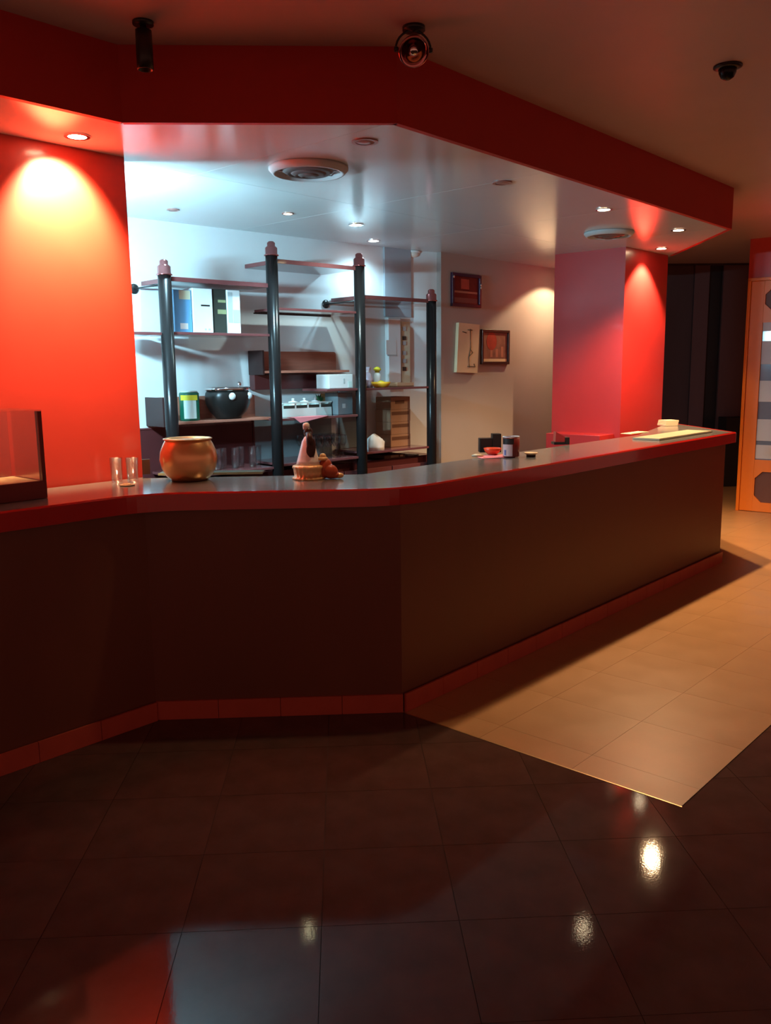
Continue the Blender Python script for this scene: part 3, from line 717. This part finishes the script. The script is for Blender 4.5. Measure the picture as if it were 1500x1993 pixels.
MB().lathe([(.020, z0+.1205), (.020, z0+.135), (.034, z0+.140), (.030, z0+.155), (.010, z0+.168), (0, z0+.169)], c, 20).build('cap', YELLOW, t)
u0, u1 = uv(757, 748, .12)[0], uv(789, 748, .12)[0]
t = thing('serving_tray', B((u0+u1)/2, .12, z0), 'small brown tray overhanging the shelf above the cartons', 'tray')
MB().bbox(u0, u1, .02, .24, z0+.0005, z0+.010).build('tray_base', KRAFTPRINT, t)
for a0, a1, b0, b1 in ((u0, u1, .02, .03), (u0, u1, .23, .24), (u0, u0+.01, .0305, .2295), (u1-.01, u1, .0305, .2295)):
    MB().bbox(a0, a1, b0, b1, z0+.0102, z0+.035).build('rim', KRAFT, t)
# stack of cardboard cartons
z0 = .945
names = ['lowest', 'second from below', 'third from below', 'topmost']
ztop = uv(780, 772, .15)[1]; hh = (ztop-z0)/4
for k in range(4):
    u0, u1 = uv(760, 820, .15)[0]+.004*(k % 2), uv(798, 820, .15)[0]+.003*((k+1) % 2)
    t = thing('cardboard_carton', B((u0+u1)/2, .25, z0+k*hh), 'brown cardboard carton, %s in the stack between third and fourth posts' % names[k], 'box', 'stack of cardboard cartons')
    body = MB().bbox(u0, u1, .15, .34, z0+k*hh+.0005, z0+(k+1)*hh-.0005).build('body', KRAFT, t, .003)
    if k < 3: MB().bbox(u0+.012, u1-.02, .1486, .1498, z0+k*hh+hh*.55, z0+k*hh+hh*.82).build('print_band', KRAFTPRINT, body)
    else: MB().bbox(u0+.05, u1-.07, .1486, .1498, z0+k*hh+hh*.45, z0+k*hh+hh*.7).build('print_mark', KRAFTPRINT, body)
# white folded cloth heap
u0, u1 = uv(716, 880, .06)[0], uv(752, 880, .06)[0]; c = B((u0+u1)/2, .10, 0)
m = MB(); n = 22; vs = []; fs = []
for j, (f, z) in enumerate(((1, 0), (.98, .03), (.86, .07), (.66, .10), (.3, .115))):
    for k in range(n):
        a = 2*math.pi*k/n; w_ = 1+.12*math.sin(3*a+j)+.08*math.sin(7*a+2*j)
        q = Rz@Vector((f*w_*(u1-u0)*.5*math.cos(a), f*w_*.075*math.sin(a), 0)); vs.append(c+q+Vector((0, 0, z0+.001+z*(1+.15*math.sin(2*a)))))
for j in range(4):
    for k in range(n): fs.append((j*n+k, j*n+(k+1) % n, (j+1)*n+(k+1) % n, (j+1)*n+k))
fs += [tuple(range(n))[::-1], tuple(range(4*n, 5*n))]
tag(m.add(vs, fs, True).build('cloth', PAPER), 'crumpled white cloth lying on the lower shelf right of third post', 'cloth')
# case with pale label under the lower right shelf sits on the cabinet
carton('small_case', 748, 788, 887, .861, .07, .20, KRAFTPRINT, 'small brown case with pale label on the back bar cabinet', 'case', prints=(('label', .30, .68, .25, .9, KRAFT), ('round_seal', .76, .9, .3, .8, CREAM)))
carton('small_case', 794, 815, 886, .861, .09, .20, GREYPAPER, 'small grey box on the cabinet next to the brown case', 'case', prints=(('print_mark', .55, .98, .02, .3, BLACK),))

# wall fittings in the corner
def wallfit(x0, x1, y0, y1, v0=VW): 
    a, zt = uv(x0, y0, v0); b, zb = uv(x1, y1, v0); return a, b, zb, zt
a, b, zb, zt = wallfit(748, 773, 620, 745)
t = thing('electrical_panel', B((a+b)/2, VW, zb), 'tall white electrical trunking panel on the back wall', 'electrical panel')
MB().bbox(a, b, VW-.05, VW-.001, zb, zt).build('cover', WHITE, t, .004); MB().bbox(a-.004, b+.004, VW-.052, VW-.001, zt+.0005, zt+.008).build('cap', GREYPAPER, t)
a, b, zb, zt = wallfit(751, 771, 662, 690, VW-.05)
t = thing('notice_sheet', B((a+b)/2, VW-.053, zb), 'white paper notice stuck on the electrical panel', 'notice')
MB().bbox(a, b, VW-.0525, VW-.0505, zb, zt).build('sheet', PAPER, t); MB().bbox(a+.01, b, VW-.056, VW-.0505, zb-.012, zb-.001).build('clip', GREYPAPER, t)
a, b, zb, zt = wallfit(776, 794, 626, 745)
t = thing('switch_strip', B((a+b)/2, VW, zb), 'cream vertical switch strip with dark square switches', 'switch strip')
MB().bbox(a, b, VW-.03, VW-.001, zb, zt).build('back_plate', CREAMSTRIP, t, .003)
for f in (.20, .33, .46, .62, .70, .85):
    z = zb+(zt-zb)*f; MB().bbox(a+.012, a+.052, VW-.036, VW-.0302, z, z+.034).build('switch', BOOKBLACK if f in (.20, .70) else GREYPAPER, t)
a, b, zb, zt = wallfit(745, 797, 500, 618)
pl = MB().bbox(a, b, VW-.022, VW-.001, zb, ZS).build('shade_strip', mat('wall_shade_grey', (.34, .38, .42), .5, var=.05)); tag(pl, kind='structure')  # grey strip whose colour stands in for the wall's shaded band

# glasses -----------------------------------------------------------------
def wine_glass(c, label, group):
    t = thing('wine_glass', c, label, 'wine glass', group); x, y, z = c
    MB().lathe([(.030, .0005), (.029, .003), (.005, .006), (.004, .075), (.018, .088), (.032, .115), (.034, .145), (.030, .175), (.0288, .175), (.0325, .145), (.0305, .116), (.016, .091), (0, .086)], (x, y, z), 20).build('glass_body', GLASS, t)
    return t
def tumbler(c, label, group, h=.13, r=.03):
    t = thing('glass_tumbler', c, label, 'glass', group); x, y, z = c
    MB().lathe([(r*.85, .0005), (r, h), (r*.94, h), (r*.78, .012), (0, .010)], (x, y, z), 20).build('glass_body', GLASS, t)
    return t
zg = .918
g0 = None
for row, v in enumerate((.10, .20, .30)):
    for k in range(5):
        u = 1.28+k*.078+.02*row; c = B(u, v, zg)
        lab = 'clear wine glass in the rows on the lower shelf left of third post'
        if g0 is None: g0 = wine_glass(c, lab, 'wine glasses on the lower shelf')
        else: dup(g0, c)
g0 = None
for k in range(6):
    c = B(.44+k*.075, .12+.05*(k % 2), .905); lab = 'clear glass tumbler in the row on the lower shelf left of second post'
    if g0 is None: g0 = tumbler(c, lab, 'tumblers on the lower left shelf', .15, .032)
    else: dup(g0, c)

# ================================================================== THINGS ON THE WORKTOP
def top_pt(x, y): return atz(x, y, ZT)
# golden pot
c = top_pt(369, 934); k_ = 1.0/FPX*(c-Vector((0, 0, EYE))).dot(CF)     # metres per pixel there
R_ = 55*k_; H_ = 82*k_; z = ZT
t = thing('gold_pot', c, 'round hammered golden pot with wide rim on the worktop', 'pot')
prof = [(R_*.60, 0.0005), (R_*.66, .004), (R_*.80, H_*.12), (R_*.94, H_*.30), (R_, H_*.50), (R_*.97, H_*.68), (R_*.86, H_*.86), (R_*.80, H_*.93), (R_*.78, H_*.955)]
MB().lathe([(r, z+h) for r, h in prof]+[(R_*.74, z+H_*.955), (R_*.74, z+H_*.93), (R_*.90, z+H_*.5), (R_*.6, z+.02), (0, z+.018)], c.xy.to_3d(), 48).build('bowl', GOLD, t)
MB().lathe([(R_*.77, z+H_*.956), (R_*.845, z+H_*.965), (R_*.845, z+H_*.99), (R_*.80, z+H_), (R_*.755, z+H_*.985), (R_*.74, z+H_*.9555)], c.xy.to_3d(), 48).build('rim', GOLD, t)
# long dark green tray behind the pot
p0, p1 = top_pt(292, 934), top_pt(503, 931)
d = (p1-p0); d.z = 0; nn = Vector((-d.y, d.x, 0)).normalized()
p0 = Vector((p0.x, p0.y, ZT+.0015))
t = thing('serving_board', (p0+p1)/2, 'long flat dark green serving board lying behind the golden pot', 'board')
MB().box(p0+nn*.17, d, nn*.10, (0, 0, .010)).build('board', TRAYGREEN, t, .002)
MB().box(p0+nn*.166, d, nn*.0035, (0, 0, .012)).build('pale_edge', mat('pale_green_edge', (.30, .36, .26), .4), t)
# two tumblers and small things by the red wall
for x, lab in ((228, 'left one of two clear glass tumblers beside the red wall'), (259, 'right one of two clear glass tumblers beside the red wall')):
    c = top_pt(x, 938); t = tumbler((c.x, c.y, ZT+.0012), lab, 'tumblers by the red wall', .118, .031)
c = top_pt(283, 925)+Vector((.0, .03, 0))
t = thing('card_holder', c, 'small brown card standing beside the tumblers', 'card')
MB().box(c+Vector((-.035, .0, .001)), (.05, .02, 0), (-.002, .006, 0), (0, 0, .078)).build('card', CARDBROWN, t); MB().box(c+Vector((-.035, -.012, .0005)), (.052, .02, 0), (-.010, .024, 0), (0, 0, .0004)).build('foot', CARDBROWN, t)
c = top_pt(248, 945)
t = thing('coaster', c, 'small tan coaster with coins in front of the tumblers', 'coaster')
MB().lathe([(.034, ZT+.0015), (.036, ZT+.004), (.033, ZT+.006), (0, ZT+.006)], c.xy.to_3d(), 24).build('coaster_disc', CARDBROWN, t)
for dx, dy in ((-.010, .004), (.012, -.004), (.002, .012)):
    MB().lathe([(.010, ZT+.0062), (.010, ZT+.009), (0, ZT+.0092)], (c.x+dx, c.y+dy, 0), 16).build('coin', GILT, t)
# ceramic figurine group
c = top_pt(601, 932); z = ZT+.0012; px = (c-Vector((0, 0, EYE))).dot(CF)/FPX
t = thing('figurine', (c.x, c.y, ZT), 'ceramic figurine of a white robed long-haired figure and a red robed one', 'figurine')
cx3 = Vector((c.x, c.y, 0))
MB().lathe([(31*px, z), (31*px, z+3*px), (27*px, z+5*px), (29*px, z+20*px), (31*px, z+22*px), (30*px, z+26*px), (24*px, z+28*px), (0, z+28*px)], cx3, 64, rib=.035, ribn=20).build('gilt_base', GILT, t)
MB().lathe([(23*px, z+28.2*px), (21*px, z+36*px), (17*px, z+50*px), (14*px, z+62*px), (11*px, z+73*px), (7*px, z+80*px), (4*px, z+83*px), (0, z+84*px)], cx3, 28, rib=.04, ribn=9).build('white_robe', ROBE, t)
MB().ellipsoid(cx3+Vector((0, 0, z+89*px)), (7.5*px, 7.5*px, 9*px)).build('head', mat('figurine_skin', (.42, .22, .13), .4), t)
hair = MB().ellipsoid(cx3+Vector((6*px, -15*px, z+58*px)), (9*px, 4*px, 22*px), rot=Matrix.Rotation(.14, 3, 'Y')); hair.ellipsoid(cx3+Vector((1*px, -2*px, z+91*px)), (8.6*px, 8.6*px, 9.5*px))
hair.tube([cx3+Vector((2*px, -9*px, z+90*px)), cx3+Vector((4*px, -14*px, z+78*px)), cx3+Vector((5*px, -15.5*px, z+66*px))], [6*px, 6.5*px, 7*px]).build('long_hair', HAIR, t)
MB().lathe([(7*px, 0), (6.5*px, 9*px), (4.5*px, 12*px), (0, 13*px)], cx3+Vector((-2*px, -1*px, z+96*px)), 20, axis=(-.1, 0, 1)).build('hat', ROBE, t)
rc_ = cx3+Vector((36*px, -2*px, 0))
rr_ = MB().ellipsoid(rc_+Vector((-4*px, 2*px, z+20*px)), (14*px, 14*px, 20*px), rot=Matrix.Rotation(.12, 3, 'Y')); rr_.ellipsoid(rc_+Vector((6*px, -4*px, z+14*px)), (15*px, 12*px, 14*px), rot=Matrix.Rotation(.5, 3, 'Y')); rr_.ellipsoid(rc_+Vector((10*px, -2*px, z+7*px)), (18*px, 11*px, 7*px)).build('red_robe', REDROBE, t)
MB().lathe([(9*px, 0), (10*px, 4*px), (7*px, 6*px)], rc_+Vector((-8*px, 0, z+36*px)), 20).build('gilt_collar', GILT, t)
MB().ellipsoid(rc_+Vector((-8*px, 0, z+43*px)), (6.5*px, 6*px, 6.5*px)).build('small_head', GILT, t)
MB().ellipsoid(rc_+Vector((22*px, -4*px, z+6*px)), (10*px, 6*px, 5.5*px)).build('foot', GILT, t)

# display case at the left
cr = top_pt(93, 969); dirL = Vector((-R2, -R2, 0)); inw = Vector((-R2, R2, 0)); cr.z = ZT+.0012
dcam = (cr-Vector((0, 0, EYE))).dot(CF)/FPX
zt_ = onplane(80, 800, cr, inw).z
t = thing('display_case', cr+dirL*.35+inw*.15, 'glass display case with dark red frame standing on the left counter', 'display case')
LC, DC, PW = .75, .30, .028
MB().box(cr, dirL*LC, inw*.014, (0, 0, .075)).build('base_rail', CASEFRAME, t); MB().box(cr+inw*(DC-.014), dirL*LC, inw*.014, (0, 0, .075)).build('base_rail', CASEFRAME, t)
MB().box(cr+inw*.0145, dirL*.014, inw*(DC-.029), (0, 0, .075)).build('base_rail', CASEFRAME, t)
MB().box(cr+inw*.0145+dirL*.0145+Vector((0, 0, .055)), dirL*(LC-.03), inw*(DC-.029), (0, 0, .018)).build('case_floor', CREAM, t)
hz = Vector((0, 0, .0755)); HC = zt_-cr.z-.0755
for o in (cr,): MB().box(o+hz, dirL*.016, inw*PW, (0, 0, HC)).build('corner_post', CASEFRAME, t)
MB().box(cr+hz+dirL*.0165+inw*.004, dirL*(LC-.02), inw*.004, (0, 0, HC)).build('front_pane', CASEGLASS, t)
MB().box(cr+hz+dirL*.0165+inw*(DC-.008), dirL*(LC-.02), inw*.004, (0, 0, HC)).build('rear_pane', CASEGLASS, t)
MB().box(cr+hz+dirL*.006+inw*(PW+.001), dirL*.004, inw*(DC-2*PW-.002), (0, 0, HC)).build('side_pane', CASEGLASS, t)
MB().box(cr+Vector((0, 0, zt_-cr.z+.0005)), dirL*LC, inw*DC, (0, 0, .005)).build('top_pane', CASEGLASS, t)
bp_ = cr+dirL*.27+inw*.13
bw_ = MB().lathe([(.03, .0735), (.06, .10), (.07, .135), (.065, .135), (.03, .09), (0, .085)], bp_, 28).build('bowl', PALEBREAD)
tag(bw_, 'pale cream bowl inside the glass display case', 'bowl')

# things in the middle of the long counter
c = top_pt(972, 893)
t = thing('place_mat', c, 'red paper mat under the mug and bowl on the long counter', 'mat')
mm = MB().box(top_pt(938, 893)+Vector((0, 0, .0015)), top_pt(1003, 890)-top_pt(938, 893), Vector((-.03, .17, 0)), (0, 0, .0015)).build('sheet', PINK, t)
MB().box(top_pt(941, 892)+Vector((0, .01, .0032)), top_pt(1000, 889.4)-top_pt(941, 892), Vector((-.002, .012, 0)), (0, 0, .0006)).build('printed_border', SLABRED, t)
c = top_pt(994, 890); px = (c-Vector((0, 0, EYE))).dot(CF)/FPX; z = ZT+.0045
t = thing('mug', (c.x, c.y, ZT), 'black, white and red printed mug on the long counter', 'mug')
MB().lathe([(15*px, z), (16*px, z+1*px), (16*px, z+38*px), (14.5*px, z+38*px), (14*px, z+3*px), (0, z+2.5*px)], c.xy.to_3d(), 32).build('cup', mat('dark_red_glaze', (.16, .02, .018), .25), t)
aa = -math.pi/2-.12
curved(c, 16*px, aa-1.35, aa+.25, z+25*px, z+36*px).build('black_print', BLACK, t)
curved(c, 16*px, aa-1.35, aa+.10, z+2*px, z+24.5*px).build('pale_print', mat('pale_print', (.55, .38, .36), .4), t)
curved(c, 16.1*px, aa-.95, aa-.7, z+4*px, z+14*px, .0025).build('blue_mark', mat('blue_print', (.12, .14, .32), .4), t)
MB()._ring(14.5*px, 16.2*px, z+38.1*px, z+39.5*px, c.xy.to_3d(), 32).build('rim', WHITE, t)
c2 = top_pt(958, 886)
t = thing('bowl', (c2.x, c2.y, ZT), 'shallow red bowl beside the mug', 'bowl')
MB().lathe([(9*px, z), (15*px, z+6*px), (18*px, z+13*px), (17*px, z+13*px), (13*px, z+6*px), (0, z+3*px)], c2.xy.to_3d(), 28).build('bowl_body', mat('orange_red_glaze', (.62, .06, .02), .25), t)
t = thing('napkin_box', (c2.x, c2.y+.16, ZT), 'small stepped black box behind the red bowl', 'box')
q0 = Vector((c2.x-17*px, c2.y+.16, ZT+.0015))
MB().box(q0, (26*px, 0, 0), (0, .07, 0), (0, 0, 29*px)).build('low_block', BLACK, t, .003); MB().box(q0+Vector((26.3*px, 0, 0)), (18*px, 0, 0), (0, .07, 0), (0, 0, 38*px)).build('tall_block', BLACK, t, .003)
c = top_pt(929, 889)
t = thing('cork_coaster', c, 'small cork disc lying left of the red bowl', 'coaster')
MB().lathe([(11*px, ZT+.0015), (12*px, ZT+.006), (11*px, ZT+.012), (0, ZT+.012)], c.xy.to_3d(), 24).build('disc', CARDBROWN, t)
MB().lathe([(8*px, ZT+.0122), (8*px, ZT+.0145), (0, ZT+.0145)], c.xy.to_3d(), 20).build('top_inlay', CREAM, t)
c = top_pt(1033, 889)
t = thing('ashtray', c, 'small pale ashtray with dark base right of the mug', 'ashtray')
MB().lathe([(9*px, ZT+.0015), (9*px, ZT+.014), (0, ZT+.014)], c.xy.to_3d(), 24).build('dark_base', WOODDARK, t)
MB().lathe([(9*px, ZT+.0142), (13*px, ZT+.020), (13*px, ZT+.026), (11*px, ZT+.026), (9*px, ZT+.018), (0, ZT+.017)], c.xy.to_3d(), 24).build('dish', CREAM, t)
# black angled stand
c = top_pt(1092, 866)
px = (c-Vector((0, 0, EYE))).dot(CF)/FPX; q = Vector((c.x, c.y, ZT+.0015))
t = thing('phone_stand', (c.x, c.y, ZT), 'small black angled stand with red back near the ledge', 'stand')
MB().box(q+Vector((-14*px, 0, 0)), (22*px, 0, 0), (0, .09, 0), (0, 0, 5*px)).build('foot', BLACK, t, .002)
MB().box(q+Vector((8.3*px, 0, 0)), (8*px, 0, 0), (0, .09, 0), (0, 0, 14*px)).build('upright', BLACK, t, .002)
MB().add([q+Vector((-11*px, .01, 5.3*px)), q+Vector((7.5*px, .01, 5.3*px)), q+Vector((7.5*px, .01, 15*px)), q+Vector((-10*px, .01, 25*px)),
          q+Vector((-11*px, .08, 5.3*px)), q+Vector((7.5*px, .08, 5.3*px)), q+Vector((7.5*px, .08, 15*px)), q+Vector((-10*px, .08, 25*px))],
         [(0, 1, 2, 3), (7, 6, 5, 4), (0, 1, 5, 4), (1, 2, 6, 5), (2, 3, 7, 6), (3, 0, 4, 7)]).build('sloped_back', COLUMN, t)
# menus and paper stack at the far end
a0, a1 = top_pt(1283, 858), top_pt(1386, 842)
d = a1-a0; d.z = 0; nn = Vector((-d.y, d.x, 0)).normalized()
t = thing('menu_board', (a0+a1)/2, 'flat pale menu folder lying at the end of the worktop', 'menu')
MB().box(Vector((a0.x, a0.y, ZT+.002)), d, nn*.21, (0, 0, .010)).build('cover', mat('pale_grey_cover', (.30, .27, .20), .5), t)
MB().box(Vector((a0.x, a0.y, ZT+.0125))+nn*.004, d*.99, nn*.20, (0, 0, .003)).build('pages', mat('dull_cream_pages', (.36, .31, .20), .6), t)
c = top_pt(1305, 829); t = thing('paper_stack', (c.x, c.y, ZT), 'short stack of cream paper slips behind the menu folder', 'paper stack')
for k in range(3):
    MB().box((c.x-.06+.004*k, c.y-.03, ZT+.002+.0165*k), (.12, .02, 0), (-.03, .12, 0), (0, 0, .016)).build('paper_slip', CREAM, t)
c0 = top_pt(1228, 846)
t = thing('leaflet', (c0.x, c0.y, ZT), 'cream leaflet lying near the foot of the red column', 'leaflet')
MB().box((c0.x, c0.y, ZT+.002), (.22, .22, 0), (-.06, .08, 0), (0, 0, .003)).build('sheet', CREAM, t); MB().box((c0.x+.02, c0.y+.03, ZT+.0052), (.18, .18, 0), (-.012, .016, 0), (0, 0, .0006)).build('printed_strip', CARDBROWN, t)

# ================================================================== PICTURES ON THE GREY WALL
GN = Vector((R2, -R2, 0)); GD = Vector((R2, R2, 0)); GO = Vector((*G, 0))
def gp(x, y):
    p = onplane(x, y, GO, GN); return (p-GO).dot(GD), p.z
def gbox(a0, a1, z0, z1, d0, d1): return MB().box(GO+GD*a0+GN*d0+Vector((0, 0, z0)), GD*(a1-a0), GN*(d1-d0), (0, 0, z1-z0))
def picture(x0, x1, y0, y1, fm, cm, label, fw=.028, name='framed_picture'):
    a0, z1 = gp(x0, y0); a1, z0 = gp(x1, y1)
    t = thing(name, GO+GD*((a0+a1)/2)+Vector((0, 0, z0)), label, 'picture', 'pictures on the grey wall')
    for b in ((a0, a1, z0, z0+fw), (a0, a1, z1-fw, z1), (a0, a0+fw, z0+fw+.0003, z1-fw-.0003), (a1-fw, a1, z0+fw+.0003, z1-fw-.0003)):
        gbox(*b, .001, .028).build('frame_bar', fm, t, .002)
    cv = gbox(a0+fw+.0003, a1-fw-.0003, z0+fw+.0003, z1-fw-.0003, .002, .012).build('canvas', cm, t)
    return t, cv, a0+fw, a1-fw, z0+fw, z1-fw
t, cv, a0, a1, z0, z1 = picture(876, 932, 530, 600, FRAMEPURPLE, ART_RED, 'dark red picture in a black frame, highest on the grey wall')
gbox(a0+.02, a1-.02, z0+(z1-z0)*.40, z0+(z1-z0)*.47, .0122, .0135).build('printed_band', ART_BAND, cv)
gbox(a0+.02, a1-.02, z0+.01, z0+(z1-z0)*.22, .0122, .0135).build('printed_band', mat('dull_mauve_print', (.17, .06, .05), .4), cv)
gbox(a0+(a1-a0)*.3, a0+(a1-a0)*.62, z0+(z1-z0)*.55, z0+(z1-z0)*.92, .0122, .0135).build('printed_shape', ART_ROSE, cv)
for a, z in ((a0-.014, z1-.01), (a1+.014, z1-(z1-z0)*.25), (a1+.014, z1-(z1-z0)*.36)):
    MB().ellipsoid(GO+GD*a+GN*.030+Vector((0, 0, z)), (.010, .010, .014)).build('metal_stud', CHROME, t)
a0, z1 = gp(886, 628); a1, z0 = gp(926, 724)
t = thing('wooden_plaque', GO+GD*((a0+a1)/2)+Vector((0, 0, z0)), 'tall cream wooden plaque with brown ink drawing', 'picture', 'pictures on the grey wall')
MBp = MB(); sh = -.045
vs = [GO+GD*(a+dx)+GN*d+Vector((0, 0, z)) for d in (.001, .034) for a, z, dx in ((a0, z0, sh*.5), (a1, z0-.01, sh*.5), (a1, z1-.01, -sh*.2), (a0, z1, -sh*.2))]
MBp.add(vs, [(0, 1, 2, 3), (4, 5, 6, 7), (0, 1, 5, 4), (1, 2, 6, 5), (2, 3, 7, 6), (3, 0, 4, 7)])
bdp = MBp.build('board', CREAM, t)
am = (a0+a1)/2
strokes = [[(-.02, .86), (.05, .86)], [(.02, .88), (.03, .5), (.0, .3), (.01, .1)], [(.02, .48), (.06, .40), (.0, .32)], [(-.02, .12), (.10, .11), (.08, .17)], [(-.10, .82), (-.04, .80)]]
for sk in strokes:
    MB().tube([GO+GD*(am+x)+GN*.0352+Vector((0, 0, z0+(z1-z0)*f)) for x, f in sk], .0045, 6).build('ink_stroke', INK, bdp)
t, cv, a0, a1, z0, z1 = picture(934, 987, 641, 709, FRAMEDARK, ART_BROWN, 'brown and red print in a dark wooden frame, rightmost on the grey wall', .025)
m = MB().lathe([(.085, 0), (.085, .0012), (0, .0013)], GO+GD*(a0+(a1-a0)*.36)+GN*.0122+Vector((0, 0, z0+(z1-z0)*.70)), 24, axis=GN); dsk = m.build('printed_disc', ART_ROSE, cv)
for p_ in dsk.data.polygons: p_.use_smooth = False
gbox(a0+.005, a1-.005, z0+.002, z0+(z1-z0)*.10, .0122, .0132).build('pale_strip', CREAM, cv)
for f in (.3, .52, .74):
    gbox(a0+(a1-a0)*f, a0+(a1-a0)*(f+.10), z0+(z1-z0)*.16, z0+(z1-z0)*(.5+.06*math.sin(9*f)), .0122, .0132).build('printed_shape', ART_BAND, cv)
